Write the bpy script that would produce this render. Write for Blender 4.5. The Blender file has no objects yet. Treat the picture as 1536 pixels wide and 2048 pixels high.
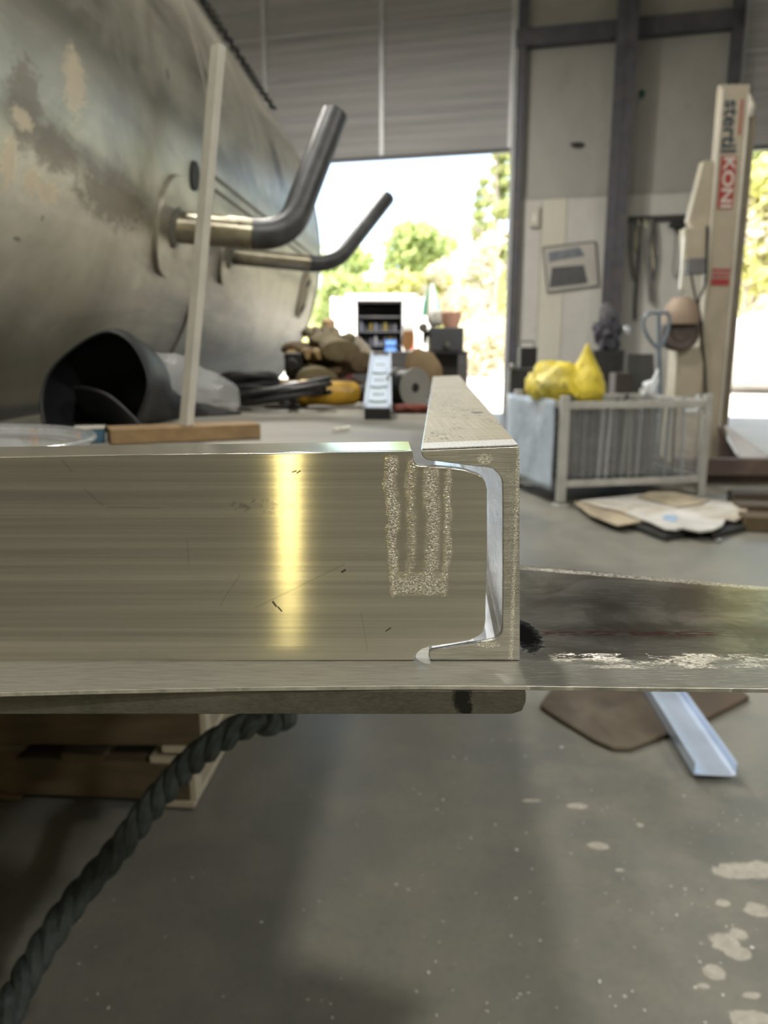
import bpy, bmesh, math, random
from mathutils import Vector, Matrix, noise as mnoise
S = bpy.context.scene
COL = S.collection
random.seed(7)
R = math.radians
PITCH = R(11.9); F = 1540.0
# ------------------------------------------------------------------ camera
cam = bpy.data.cameras.new('camera'); camo = bpy.data.objects.new('camera', cam); COL.objects.link(camo)
camo.location = (0, 0, 1.0); camo.rotation_euler = (R(90) - PITCH, 0, 0)
cam.sensor_fit = 'VERTICAL'; cam.sensor_height = 36.0; cam.sensor_width = 27.0; cam.lens = F / 2048 * 36
cam.clip_start = 0.02; cam.clip_end = 400
cam.dof.use_dof = True; cam.dof.focus_distance = 0.352; cam.dof.aperture_fstop = 11.0
S.camera = camo
# ------------------------------------------------------------------ world, sun, lamps, exposure
w = bpy.data.worlds.new('sky'); S.world = w; w.use_nodes = True
wn = w.node_tree; wn.nodes.clear()
sk = wn.nodes.new('ShaderNodeTexSky'); sk.sky_type = 'NISHITA'; sk.sun_disc = False
sk.sun_elevation = R(48); sk.sun_rotation = R(250); sk.altitude = 60; sk.air_density = 1.0; sk.dust_density = 3.0; sk.ozone_density = 1.0
bg = wn.nodes.new('ShaderNodeBackground'); bg.inputs['Strength'].default_value = 0.60
wo = wn.nodes.new('ShaderNodeOutputWorld')
wn.links.new(sk.outputs[0], bg.inputs[0]); wn.links.new(bg.outputs[0], wo.inputs[0])
sun = bpy.data.lights.new('sun', 'SUN'); sun.energy = 15.0; sun.angle = R(0.6); sun.color = (1.0, 0.93, 0.80)
suno = bpy.data.objects.new('sun', sun); COL.objects.link(suno)
suno.rotation_euler = (Vector((-0.80, 0.12, -0.80))).to_track_quat('-Z', 'Y').to_euler()   # light travels left and down, along the front of the building
def lamp(name, loc, aim, size, energy, color):
    l = bpy.data.lights.new(name, 'AREA'); l.shape = 'DISK'; l.size = size; l.energy = energy; l.color = color
    o = bpy.data.objects.new(name, l); COL.objects.link(o); o.location = loc
    o.rotation_euler = (Vector(aim) - Vector(loc)).to_track_quat('-Z', 'Y').to_euler(); return o
WARM = (1.0, 0.82, 0.36); NEUT = (1.0, 0.95, 0.86)
LAMPS = [(4.6, 1.2, 5.9, 0.5, 60, NEUT), (-3.0, 5.6, 5.9, 0.5, 150, NEUT), (-0.9, 3.0, 5.9, 0.5, 85, NEUT), (-1.5, 8.0, 5.9, 0.5, 230, NEUT), (1.5, -3.0, 5.9, 0.6, 165, NEUT), (5.4, -4.6, 5.9, 0.6, 170, NEUT)]  # assumed overhead lamps, added as fill and out of view
for i, (x, y, z, s, e, c) in enumerate(LAMPS):
    lamp('fill_lamp_light', (x, y, z - 0.06), (x, y, 0), s * 0.8, e, c)
vs = S.view_settings; vs.view_transform = 'Standard'; vs.look = 'None'; vs.gamma = 1.0; vs.use_curve_mapping = False
vs.exposure = 0.45
# ------------------------------------------------------------------ projection helpers (photo pixel -> place in the hall)
cp, sp = math.cos(PITCH), math.sin(PITCH)
def ray(px, py):
    v = (1024 - py) / F
    return Vector(((px - 768) / F, cp + v * sp, -sp + v * cp))
def P(px, py, d=None, z=None):
    r = ray(px, py); t = d / r.y if d is not None else (z - 1.0) / r.z
    return Vector((r.x * t, r.y * t, 1.0 + r.z * t))
# ------------------------------------------------------------------ colour / material helpers
def lin(h):
    if isinstance(h, (tuple, list)): return tuple(h[:3]) + (1,)
    h = h.lstrip('#'); o = []
    for i in (0, 2, 4):
        c = int(h[i:i + 2], 16) / 255
        o.append(c / 12.92 if c <= 0.04045 else ((c + 0.055) / 1.055) ** 2.4)
    return tuple(o) + (1,)
class NT:
    def __init__(s, m): s.m = m; s.t = m.node_tree; s.n = s.t.nodes; s.b = s.n['Principled BSDF']
    def new(s, t, **k):
        n = s.n.new(t)
        for a, b in k.items(): setattr(n, a, b)
        return n
    def link(s, a, b): s.t.links.new(a, b)
    def put(s, sock, v):
        if hasattr(v, 'node'): s.link(v, sock)
        else:
            if isinstance(v, tuple) and len(v) == 4 and len(sock.default_value) == 3: v = v[:3]
            sock.default_value = v
    def coord(s, scale=(1, 1, 1), rot=(0, 0, 0), loc=(0, 0, 0), kind='Object'):
        c = s.new('ShaderNodeTexCoord'); m = s.new('ShaderNodeMapping')
        s.link(c.outputs[kind], m.inputs[0]); m.inputs['Scale'].default_value = scale; m.inputs['Rotation'].default_value = rot; m.inputs['Location'].default_value = loc
        return m.outputs[0]
    def noise(s, vec, scale=5, detail=4, rough=0.55, dist=0.0):
        n = s.new('ShaderNodeTexNoise'); s.link(vec, n.inputs['Vector'])
        n.inputs['Scale'].default_value = scale; n.inputs['Detail'].default_value = detail; n.inputs['Roughness'].default_value = rough; n.inputs['Distortion'].default_value = dist
        return n.outputs['Fac']
    def ramp(s, fac, a, b, c0=(0, 0, 0, 1), c1=(1, 1, 1, 1)):
        r = s.new('ShaderNodeValToRGB'); s.link(fac, r.inputs[0]); e = r.color_ramp.elements
        e[0].position = a; e[1].position = b; e[0].color = c0; e[1].color = c1; return r.outputs[0]
    def math(s, op, a, b=0.0, c=0.0, clamp=False):
        n = s.new('ShaderNodeMath', operation=op); n.use_clamp = clamp
        s.put(n.inputs[0], a); s.put(n.inputs[1], b); s.put(n.inputs[2], c); return n.outputs[0]
    def mix(s, fac, a, b, mode='MIX'):
        n = s.new('ShaderNodeMix', data_type='RGBA', blend_type=mode)
        s.put(n.inputs[0], fac); s.put(n.inputs[6], a); s.put(n.inputs[7], b); return n.outputs[2]
    def sep(s, vec):
        n = s.new('ShaderNodeSeparateXYZ'); s.link(vec, n.inputs[0]); return n.outputs
    def comb(s, x, y, z):
        n = s.new('ShaderNodeCombineXYZ'); s.put(n.inputs[0], x); s.put(n.inputs[1], y); s.put(n.inputs[2], z); return n.outputs[0]
    def bump(s, h, strength=0.3, dist=0.01):
        n = s.new('ShaderNodeBump'); s.link(h, n.inputs['Height']); n.inputs['Strength'].default_value = strength; n.inputs['Distance'].default_value = dist
        s.link(n.outputs[0], s.b.inputs['Normal']); return n
    def band(s, v, lo, hi, soft):      # 1 inside lo..hi with soft shoulders
        a = s.new('ShaderNodeMapRange', interpolation_type='SMOOTHSTEP'); s.put(a.inputs[0], v); a.inputs[1].default_value = lo - soft; a.inputs[2].default_value = lo + soft
        b = s.new('ShaderNodeMapRange', interpolation_type='SMOOTHSTEP'); s.put(b.inputs[0], v); b.inputs[1].default_value = hi - soft; b.inputs[2].default_value = hi + soft; b.inputs[3].default_value = 1; b.inputs[4].default_value = 0
        return s.math('MULTIPLY', a.outputs[0], b.outputs[0])
    def seg(s, u, v, a, b, wdt):       # soft line between two points
        ax, ay = a; dx, dy = b[0] - ax, b[1] - ay; L = dx * dx + dy * dy
        pu = s.math('SUBTRACT', u, ax); pv = s.math('SUBTRACT', v, ay)
        t = s.math('DIVIDE', s.math('ADD', s.math('MULTIPLY', pu, dx), s.math('MULTIPLY', pv, dy)), L, clamp=True)
        qx = s.math('SUBTRACT', pu, s.math('MULTIPLY', t, dx)); qy = s.math('SUBTRACT', pv, s.math('MULTIPLY', t, dy))
        d = s.math('SQRT', s.math('ADD', s.math('MULTIPLY', qx, qx), s.math('MULTIPLY', qy, qy)))
        m = s.new('ShaderNodeMapRange', interpolation_type='SMOOTHSTEP'); s.put(m.inputs[0], d); m.inputs[1].default_value = 0; m.inputs[2].default_value = wdt; m.inputs[3].default_value = 1; m.inputs[4].default_value = 0
        return m.outputs[0]
    def blob(s, u, v, c, rx, ry, rag=None, amt=0.0, soft=0.08):
        a = s.math('DIVIDE', s.math('SUBTRACT', u, c[0]), rx); b = s.math('DIVIDE', s.math('SUBTRACT', v, c[1]), ry)
        d = s.math('SQRT', s.math('ADD', s.math('MULTIPLY', a, a), s.math('MULTIPLY', b, b)))
        if rag is not None: d = s.math('ADD', d, s.math('MULTIPLY', s.math('SUBTRACT', rag, 0.5), amt))
        m = s.new('ShaderNodeMapRange', interpolation_type='SMOOTHSTEP'); s.put(m.inputs[0], d); m.inputs[1].default_value = 1 - soft; m.inputs[2].default_value = 1 + soft; m.inputs[3].default_value = 1; m.inputs[4].default_value = 0
        return m.outputs[0]
    def mx(s, *a):
        r = a[0]
        for b in a[1:]: r = s.math('MAXIMUM', r, b)
        return r
def mat(name):
    m = bpy.data.materials.new(name); m.use_nodes = True; return m, NT(m)
def M(name, col, rough=0.6, metal=0.0, var=0.25, scale=8, bump=0.15, bd=0.004, dirt=None, stretch=(1, 1, 1), spec=0.5, alpha=None, trans=0):
    m, t = mat(name); c = lin(col)
    co = t.coord(stretch); n = t.noise(co, scale, 6, 0.6)
    dark = tuple(x * (1 - var) for x in c[:3]) + (1,); lite = tuple(min(1, x * (1 + var * 0.6)) for x in c[:3]) + (1,)
    base = t.ramp(n, 0.3, 0.7, dark, lite)
    if dirt:
        n2 = t.noise(t.coord((1, 1, 1), loc=(3, 7, 1)), scale * 0.45, 5, 0.65, 0.6)
        base = t.mix(t.ramp(n2, 0.52, 0.68), base, lin(dirt))
    t.put(t.b.inputs['Base Color'], base)
    t.put(t.b.inputs['Roughness'], t.math('MULTIPLY_ADD', n, 0.25, rough - 0.12, clamp=True))
    t.b.inputs['Metallic'].default_value = metal; t.b.inputs['Specular IOR Level'].default_value = spec
    if trans: t.b.inputs['Transmission Weight'].default_value = trans
    if alpha is not None: t.b.inputs['Alpha'].default_value = alpha
    if bump: t.bump(t.noise(co, scale * 4, 4), bump, bd)
    return m
# ------------------------------------------------------------------ mesh helpers
class MB:
    def __init__(s): s.bm = bmesh.new()
    def box(s, c, d, rot=None, mtx=None):
        m = Matrix.Translation(Vector(c)) @ (rot.to_4x4() if rot is not None else Matrix()) @ Matrix.Diagonal((d[0], d[1], d[2], 1))
        if mtx is not None: m = mtx @ m
        bmesh.ops.create_cube(s.bm, size=1, matrix=m); return s
    def hexa(s, pts):   # 8 points: bottom 4, top 4
        v = [s.bm.verts.new(p) for p in pts]
        for f in ((3, 2, 1, 0), (4, 5, 6, 7), (0, 1, 5, 4), (1, 2, 6, 5), (2, 3, 7, 6), (3, 0, 4, 7)): s.bm.faces.new([v[i] for i in f])
        return s
    def prism(s, pts, ext):  # planar polygon pushed along ext
        ext = Vector(ext); a = [s.bm.verts.new(p) for p in pts]; b = [s.bm.verts.new(Vector(p) + ext) for p in pts]; n = len(a)
        s.bm.faces.new(a); s.bm.faces.new(b[::-1])
        for i in range(n): s.bm.faces.new((a[i], b[i], b[(i + 1) % n], a[(i + 1) % n]))
        return s
    def tube(s, pts, r, seg=12, cap=True, closed=False):
        pts = [Vector(p) for p in pts]; n = len(pts); rings = []
        rr = r if isinstance(r, (list, tuple)) else [r] * n
        up = None
        for i in range(n):
            if closed: t = (pts[(i + 1) % n] - pts[i - 1])
            else: t = (pts[min(i + 1, n - 1)] - pts[max(i - 1, 0)])
            t.normalize()
            if up is None: up = Vector((0, 0, 1)) if abs(t.z) < 0.9 else Vector((1, 0, 0))
            a = t.cross(up)
            if a.length < 1e-5: a = t.cross(Vector((0.3, 1, 0.2)))
            a.normalize(); b = a.cross(t).normalized(); up = b
            rings.append([s.bm.verts.new(pts[i] + (a * math.cos(2 * math.pi * k / seg) + b * math.sin(2 * math.pi * k / seg)) * rr[i]) for k in range(seg)])
        for i in range(n if closed else n - 1):
            p, q = rings[i], rings[(i + 1) % n]
            for k in range(seg): s.bm.faces.new((p[k], p[(k + 1) % seg], q[(k + 1) % seg], q[k]))
        if cap and not closed: s.bm.faces.new(rings[0][::-1]); s.bm.faces.new(rings[-1])
        return s
    def lathe(s, prof, mtx=None, seg=32, cap=True):   # prof (r,z) about z
        mtx = mtx or Matrix(); rings = []
        for r, z in prof: rings.append([s.bm.verts.new(mtx @ Vector((r * math.cos(2 * math.pi * k / seg), r * math.sin(2 * math.pi * k / seg), z))) for k in range(seg)])
        for p, q in zip(rings, rings[1:]):
            for k in range(seg): s.bm.faces.new((p[k], p[(k + 1) % seg], q[(k + 1) % seg], q[k]))
        if cap:
            s.bm.faces.new(rings[0][::-1]); s.bm.faces.new(rings[-1])
        return s
    def ball(s, c, r, sq=(1, 1, 1), sub=2, amp=0.0, fr=3.0, rot=None):
        m = Matrix.Translation(Vector(c)) @ (rot.to_4x4() if rot is not None else Matrix()) @ Matrix.Diagonal((sq[0], sq[1], sq[2], 1))
        g = bmesh.ops.create_icosphere(s.bm, subdivisions=sub, radius=r)['verts']
        for v in g:
            if amp: v.co *= 1 + amp * mnoise.noise(v.co * fr / r + Vector(c) * 9)
            v.co = m @ v.co
        return s
    def quad(s, pts): s.bm.faces.new([s.bm.verts.new(p) for p in pts]); return s
def rotz(a): return Matrix.Rotation(a, 3, 'Z')
def frame_to(axis, at):   # matrix whose z runs along axis
    q = Vector(axis).to_track_quat('Z', 'Y'); return Matrix.Translation(Vector(at)) @ q.to_matrix().to_4x4()
LOC = {}
def build(name, mb, m, parent=None, smooth=False, bevel=0.0, seg=2, label=None, cat=None, group=None, kind=None, sub=0, keepnormals=False, solid=0):
    bm = mb.bm
    if not keepnormals: bmesh.ops.recalc_face_normals(bm, faces=bm.faces)
    if smooth:
        for f in bm.faces: f.smooth = True
    me = bpy.data.meshes.new(name); 
    if parent is None:
        lo = Vector((min(v.co.x for v in bm.verts), min(v.co.y for v in bm.verts), min(v.co.z for v in bm.verts)))
        hi = Vector((max(v.co.x for v in bm.verts), max(v.co.y for v in bm.verts), 0))
        o0 = Vector(((lo.x + hi.x) / 2, (lo.y + hi.y) / 2, lo.z)) if kind != 'structure' else Vector((0, 0, 0))
    else: o0 = LOC[parent.name]
    for v in bm.verts: v.co -= o0
    bm.to_mesh(me); bm.free(); me.materials.append(m)
    o = bpy.data.objects.new(name, me); COL.objects.link(o); LOC[o.name] = o0
    if parent is None: o.location = o0
    else: o.parent = parent
    if solid: mm = o.modifiers.new('solid', 'SOLIDIFY'); mm.thickness = solid; mm.offset = 0
    if sub: mm = o.modifiers.new('sub', 'SUBSURF'); mm.levels = sub; mm.render_levels = sub
    if bevel:
        mm = o.modifiers.new('bevel', 'BEVEL'); mm.width = bevel; mm.segments = seg; mm.limit_method = 'ANGLE'; mm.angle_limit = R(35); mm.harden_normals = True
        if not smooth:
            for f in me.polygons: f.use_smooth = True
    if smooth or bevel:
        try: me.set_sharp_from_angle(angle=R(38))
        except Exception: pass
    tag(o, label, cat, group, kind); return o
def tag(o, label=None, cat=None, group=None, kind=None):
    if label: o['label'] = label
    if cat: o['category'] = cat
    if group: o['group'] = group
    if kind: o['kind'] = kind
    return o
def empty(name, loc, label, cat, group=None):
    o = bpy.data.objects.new(name, None); COL.objects.link(o); o.location = loc; o.empty_display_size = 0.05; LOC[o.name] = Vector(loc)
    return tag(o, label, cat, group)
def textmesh(body, name, size, mtx, m, parent, ext=0.001, bold=False):
    c = bpy.data.curves.new(name, 'FONT'); c.body = body; c.size = size; c.align_x = 'CENTER'; c.align_y = 'CENTER'; c.extrude = ext
    if bold: c.offset = size * 0.025
    o = bpy.data.objects.new('tmp', c); COL.objects.link(o)
    dg = bpy.context.evaluated_depsgraph_get(); me = bpy.data.meshes.new_from_object(o.evaluated_get(dg)); COL.objects.unlink(o); bpy.data.objects.remove(o)
    mm = mtx.copy(); mm.translation = mm.translation - LOC[parent.name]
    me.transform(mm); me.materials.clear(); me.materials.append(m)
    r = bpy.data.objects.new(name, me); COL.objects.link(r); r.parent = parent; LOC[r.name] = LOC[parent.name]; return r
def copy_tree(o, parent=None):
    c = o.copy(); COL.objects.link(c)
    if parent: c.parent = parent
    for ch in [x for x in bpy.data.objects if x.parent == o]: copy_tree(ch, c)
    return c
def wpos(t):
    g = t.new('ShaderNodeNewGeometry'); return g.outputs['Position']
def vscale(t, vec, sc, rot=(0, 0, 0)):
    m = t.new('ShaderNodeMapping'); t.link(vec, m.inputs[0]); m.inputs['Scale'].default_value = sc; m.inputs['Rotation'].default_value = rot; return m.outputs[0]
DF = 0.341
def FQ(px, py, d=DF): return P(px, py, d=d)
def uvxz(o):
    me = o.data; l = me.uv_layers.new(name='brush')
    for lp in me.loops:
        v = me.vertices[lp.vertex_index].co; l.data[lp.index].uv = (v.x, v.z)
# ---- brushed aluminium of the cross channel
def mat_web():
    m, t = mat('brushed_aluminium_web'); pos = wpos(t); x, y, z = t.sep(pos)
    fine = t.noise(vscale(t, pos, (4, 4, 1500)), 1, 3, 0.7)
    wide = t.noise(vscale(t, pos, (2.5, 2.5, 220)), 1, 4, 0.6)
    cloud = t.noise(pos, 14, 4, 0.6)
    base = t.ramp(wide, 0.3, 0.72, lin((0.31, 0.305, 0.25)), lin((0.62, 0.605, 0.52)))
    base = t.mix(t.ramp(cloud, 0.35, 0.75), base, t.mix(0.5, base, lin((0.40, 0.37, 0.31))))
    base = t.mix(t.math('MULTIPLY', fine, 0.34), base, lin((0.84, 0.83, 0.76)))
    # scratches and ink ticks
    def S_(a, b, wd):
        A, B = FQ(*a), FQ(*b); return t.seg(x, z, (A.x, A.z), (B.x, B.z), wd)
    dark = t.mx(S_((546, 1204), (552, 1212), 0.0009), S_((556, 1214), (563, 1222), 0.0007), S_((585, 944), (592, 942), 0.0007), S_((594, 946), (600, 942), 0.0006), S_((684, 1144), (690, 1140), 0.0008), S_((772, 1262), (781, 1256), 0.0005))
    sc = t.mx(S_((510, 1216), (690, 1128), 0.0007), S_((124, 920), (143, 942), 0.0009), S_((170, 980), (205, 1010), 0.0010), S_((440, 1210), (480, 1150), 0.0006), S_((215, 1014), (320, 1016), 0.0006), S_((722, 1225), (735, 1300), 0.0005), S_((374, 1080), (378, 1130), 0.0006))
    sm = t.noise(vscale(t, pos, (260, 260, 420)), 1, 3, 0.7)
    A = FQ(520, 1012); smud = t.math('MULTIPLY', t.blob(x, z, (A.x, A.z), 0.015, 0.0035, soft=0.5), t.ramp(sm, 0.52, 0.6))
    base = t.mix(t.math('MULTIPLY', smud, 0.45), base, lin((0.16, 0.15, 0.12)))
    base = t.mix(t.math('MULTIPLY', sc, 0.24), base, lin((0.16, 0.15, 0.12)))
    base = t.mix(t.math('MULTIPLY', dark, 0.95), base, lin((0.01, 0.01, 0.01)))
    # ground patch, its sparkle painted as pale specks : four vertical strokes joined below
    def X(p): return FQ(p, 1050).x
    wob = t.math('MULTIPLY', t.math('SUBTRACT', t.noise(vscale(t, pos, (60, 1, 45)), 1, 3), 0.5), 0.009)
    xw = t.math('ADD', x, wob)
    zt, zb = FQ(800, 912).z, FQ(800, 1190).z
    k = t.mx(t.band(xw, X(777), X(793), 0.0012), t.math('MULTIPLY', t.band(xw, X(812), X(828), 0.002), 0.55), t.band(xw, X(850), X(872), 0.0022), t.band(xw, X(888), X(900), 0.0016))
    low = t.math('MULTIPLY', t.band(z, zb - 0.001, zb + 0.009, 0.004), t.band(xw, X(780), X(895), 0.002))
    k = t.mx(k, t.math('MULTIPLY', low, 0.9))
    k = t.math('MULTIPLY', k, t.band(z, zb - 0.001, zt, 0.002))
    region = t.math('MULTIPLY', t.band(xw, X(774), X(903), 0.002), t.band(z, zb, zt, 0.003))
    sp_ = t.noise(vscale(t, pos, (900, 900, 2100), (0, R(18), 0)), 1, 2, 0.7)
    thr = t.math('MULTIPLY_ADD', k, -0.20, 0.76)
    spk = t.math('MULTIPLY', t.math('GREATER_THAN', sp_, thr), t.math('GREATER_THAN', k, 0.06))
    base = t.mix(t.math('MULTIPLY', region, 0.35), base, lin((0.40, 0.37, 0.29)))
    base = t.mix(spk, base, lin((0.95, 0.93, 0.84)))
    t.put(t.b.inputs['Base Color'], base)
    t.put(t.b.inputs['Metallic'], t.math('MULTIPLY_ADD', spk, -0.6, 0.84))
    t.put(t.b.inputs['Roughness'], t.math('ADD', t.math('MULTIPLY_ADD', wide, 0.05, 0.125), t.math('MULTIPLY', region, 0.05)))
    t.b.inputs['Anisotropic'].default_value = 1.0; t.b.inputs['Anisotropic Rotation'].default_value = ROTQ
    tg = t.new('ShaderNodeTangent', direction_type='UV_MAP'); tg.uv_map = 'brush'; t.link(tg.outputs[0], t.b.inputs['Tangent'])
    gn = t.noise(vscale(t, pos, (1300, 1300, 2600)), 1, 1, 0.5); gate = t.ramp(t.noise(vscale(t, pos, (520, 520, 2400), (0, R(12), 0)), 1, 2, 0.6), 0.46, 0.60); h = t.math('MULTIPLY', t.math('MULTIPLY', t.math('MULTIPLY', gn, k), region), gate); t.bump(h, 1.0, 0.0003)
    return m
# ---- ground aluminium : diagonal grinder lines, glints painted as pale specks
def mat_ground(name, c0, c1, rot, glint=0.6, rough=0.34, sc=(60, 60, 2600), edge=None, blobs=()):
    m, t = mat(name); pos = wpos(t); x, y, z = t.sep(pos)
    ln = t.noise(vscale(t, pos, sc, rot), 1, 3, 0.65); cl = t.noise(pos, 25, 4, 0.6)
    base = t.ramp(ln, 0.32, 0.70, lin(c0), lin(c1))
    base = t.mix(t.ramp(cl, 0.4, 0.75), base, t.mix(0.45, base, lin((0.25, 0.22, 0.16))))
    g = t.noise(vscale(t, pos, tuple(q * 1.6 for q in (700, 700, 1500)), (0, R(30), 0)), 1, 2, 0.6)
    thr = 0.80 - 0.1 * glint
    if edge: thr = t.math('MULTIPLY_ADD', edge(t, x, y, z), -0.265, thr)
    gl = t.math('GREATER_THAN', g, thr)
    base = t.mix(gl, base, lin((0.95, 0.92, 0.80)))
    for (c, rx, rz, col) in blobs:
        rg = t.noise(pos, 260, 4, 0.7); bl = t.blob(x, z, c, rx, rz, rg, 1.2, 0.35); base = t.mix(t.math('MULTIPLY', bl, 0.93), base, lin(col))
    t.put(t.b.inputs['Base Color'], base); t.put(t.b.inputs['Metallic'], t.math('SUBTRACT', 0.75, t.math('MULTIPLY', gl, 0.6)))
    t.b.inputs['Roughness'].default_value = rough; t.bump(t.math('ADD', ln, gl), 0.7, 0.0002); return m
def edge_end(t, x, y, z):
    X = lambda p: FQ(p, 1100).x
    a = t.band(x, X(1024), X(1036), 0.0012); b = t.math('MULTIPLY', t.band(x, X(1008), X(1040), 0.001), t.band(z, FQ(1000, 1180).z, FQ(1000, 930).z, 0.004))
    c = t.blob(x, z, (FQ(970, 918).x, FQ(970, 918).z), 0.004, 0.0028, soft=0.4)
    d = t.blob(x, z, (FQ(975, 1290).x, FQ(975, 1290).z), 0.007, 0.0016, soft=0.4)
    return t.mx(a, t.math('MULTIPLY', b, 0.6), c, d)
ROTQ = 0.25; TUBE = 5.5
m_web = mat_web()
m_end = mat_ground('ground_aluminium_end', (0.32, 0.32, 0.29), (0.60, 0.60, 0.56), (0, R(-20), 0), 0.1, 0.34, edge=edge_end)
m_chin = M('aluminium_channel_inside', (0.72, 0.74, 0.78), 0.26, 0.95, 0.18, 20, 0.1, 0.0005, stretch=(4, 1, 4))
# top of the receding channel: milled, with ink scribbles and a hole
def mat_top():
    m, t = mat('milled_aluminium_top'); pos = wpos(t); x, y, z = t.sep(pos)
    g1 = t.noise(vscale(t, pos, (8, 1200, 1)), 1, 3, 0.6); g2 = t.noise(vscale(t, pos, (1500, 10, 1)), 1, 3, 0.6)
    n = t.math('MULTIPLY_ADD', g1, 0.5, t.math('MULTIPLY', g2, 0.5))
    base = t.ramp(n, 0.38, 0.62, lin((0.33, 0.295, 0.215)), lin((0.56, 0.515, 0.405)))
    ink = t.noise(vscale(t, pos, (220, 90, 1)), 1, 4, 0.75, 1.5); msk = t.noise(vscale(t, pos, (30, 14, 1)), 1, 2)
    k = t.math('MULTIPLY', t.ramp(ink, 0.54, 0.60), t.ramp(msk, 0.46, 0.56))
    A = P(955, 826, z=0.958); hole = t.blob(x, y, (A.x, A.y), 0.0040, 0.0075, soft=0.3)
    base = t.mix(t.math('MULTIPLY', k, 0.75), base, lin((0.08, 0.07, 0.06))); base = t.mix(t.math('MULTIPLY', hole, 0.85), base, lin((0.03, 0.03, 0.04)))
    bnd = t.band(y, 0.30, 0.363, 0.002); base = t.mix(bnd, base, t.ramp(t.noise(vscale(t, pos, (900, 900, 1), (0, 0, R(35))), 1, 3), 0.35, 0.65, lin((0.50, 0.51, 0.52)), lin((0.80, 0.80, 0.80))))
    t.put(t.b.inputs['Base Color'], base); t.b.inputs['Metallic'].default_value = 0.55
    t.put(t.b.inputs['Roughness'], t.math('MULTIPLY_ADD', bnd, 0.1, 0.50)); t.bump(n, 0.5, 0.0003); return m
# ---- the receding channel -------------------------------------------------
DIR = Vector((0.068, 1.0, 0)); LEN = 0.945
prof = [(1039, 893), (842, 901), (844, 909), (848, 916), (853, 919.5), (900, 926), (951, 932.5), (970, 934.5), (986, 937.5), (995, 946), (1002, 955), (1005, 965), (1006, 998), (1006, 1140), (1005, 1258), (1003, 1266), (1000, 1271), (991, 1279), (975, 1283), (951, 1286.5), (910, 1293.5), (864, 1301), (858, 1306), (857, 1313), (861, 1320.5), (1040, 1320.5)]
ptsF = [FQ(*p) for p in prof]
ch = empty('aluminium_channel', (ptsF[-1].x, DF, P(1040, 1320.5, d=DF).z), 'aluminium channel seen end-on, its scribbled top face running away towards the doorway', 'metal channel', None)
b = MB(); b.prism(ptsF, (0.0002, 0.003, 0)); build('cut_end', b, m_end, ch, bevel=0.0005, label='freshly ground cut end with painted glints')
b = MB(); b.prism([p + Vector((0.0001, 0.0031, 0)) for p in ptsF], DIR * LEN); build('channel_body', b, m_chin, ch)
# milled skin of the top flange
t0, t1 = FQ(1039, 893), FQ(842, 901)
b = MB(); u = Vector((0, 0, 0.0003)); b.prism([t1 + u + Vector((0.0006, 0.001, 0)), t0 + u + Vector((-0.0006, 0.001, 0)), t0 + u + DIR * LEN + Vector((-0.0006, 0, 0)), t1 + u + DIR * LEN + Vector((0.0006, 0, 0))], (0, 0, 0.0005)); build('top_face', b, mat_top(), ch, label='milled top face with black marker scribbles and a small hole')
# ---- the cross channel -------------------------------------------------------
wl = [(-300, 918), (300, 909), (805, 903.5), (825, 902), (827, 918), (830, 927.5), (838, 931), (866, 933), (904, 936), (927, 939), (946, 945), (958, 949), (965, 954), (971, 965), (974, 979), (974.5, 1091), (972.5, 1150), (971, 1244), (967, 1265), (958, 1273), (939, 1281.5), (904, 1287.5), (857, 1294), (843, 1299), (834, 1307), (828, 1321), (300, 1323), (-300, 1325)]
wl = [FQ(*p) for p in wl]
def inner(p, k=1.0): return p
xl = wl[0]
b = MB(); b.prism([p + Vector((0, 0.0, 0)) for p in wl], (0, 0.0065, 0))
zt = 0.9557; 
fl = [(-0.34, DF + 0.003), (FQ(824, 903).x, DF + 0.003), (FQ(824, 903).x, DF + 0.038), (-0.34, DF + 0.038)]
zf = lambda x: FQ(0, 913.5).z + (FQ(820, 902.5).z - FQ(0, 913.5).z) * (x - FQ(0, 913).x) / (FQ(820, 902).x - FQ(0, 913).x)
b.hexa([Vector((x, y, zf(x) - (0.006 if y < DF + .02 else 0.0035))) for x, y in fl] + [Vector((x, y, zf(x) + (0 if y < DF + .02 else 0.0))) for x, y in fl])
b.hexa([Vector((x, y, 0.8568)) for x, y in fl] + [Vector((x, y, 0.8568 + (0.007 if y < DF + .02 else 0.004))) for x, y in fl])
cc = build('aluminium_channel', b, m_web, None, bevel=0.0006, label='long brushed aluminium channel lying across, its coped end fitted into the end-on channel', cat='metal channel')
uvxz(cc)
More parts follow.
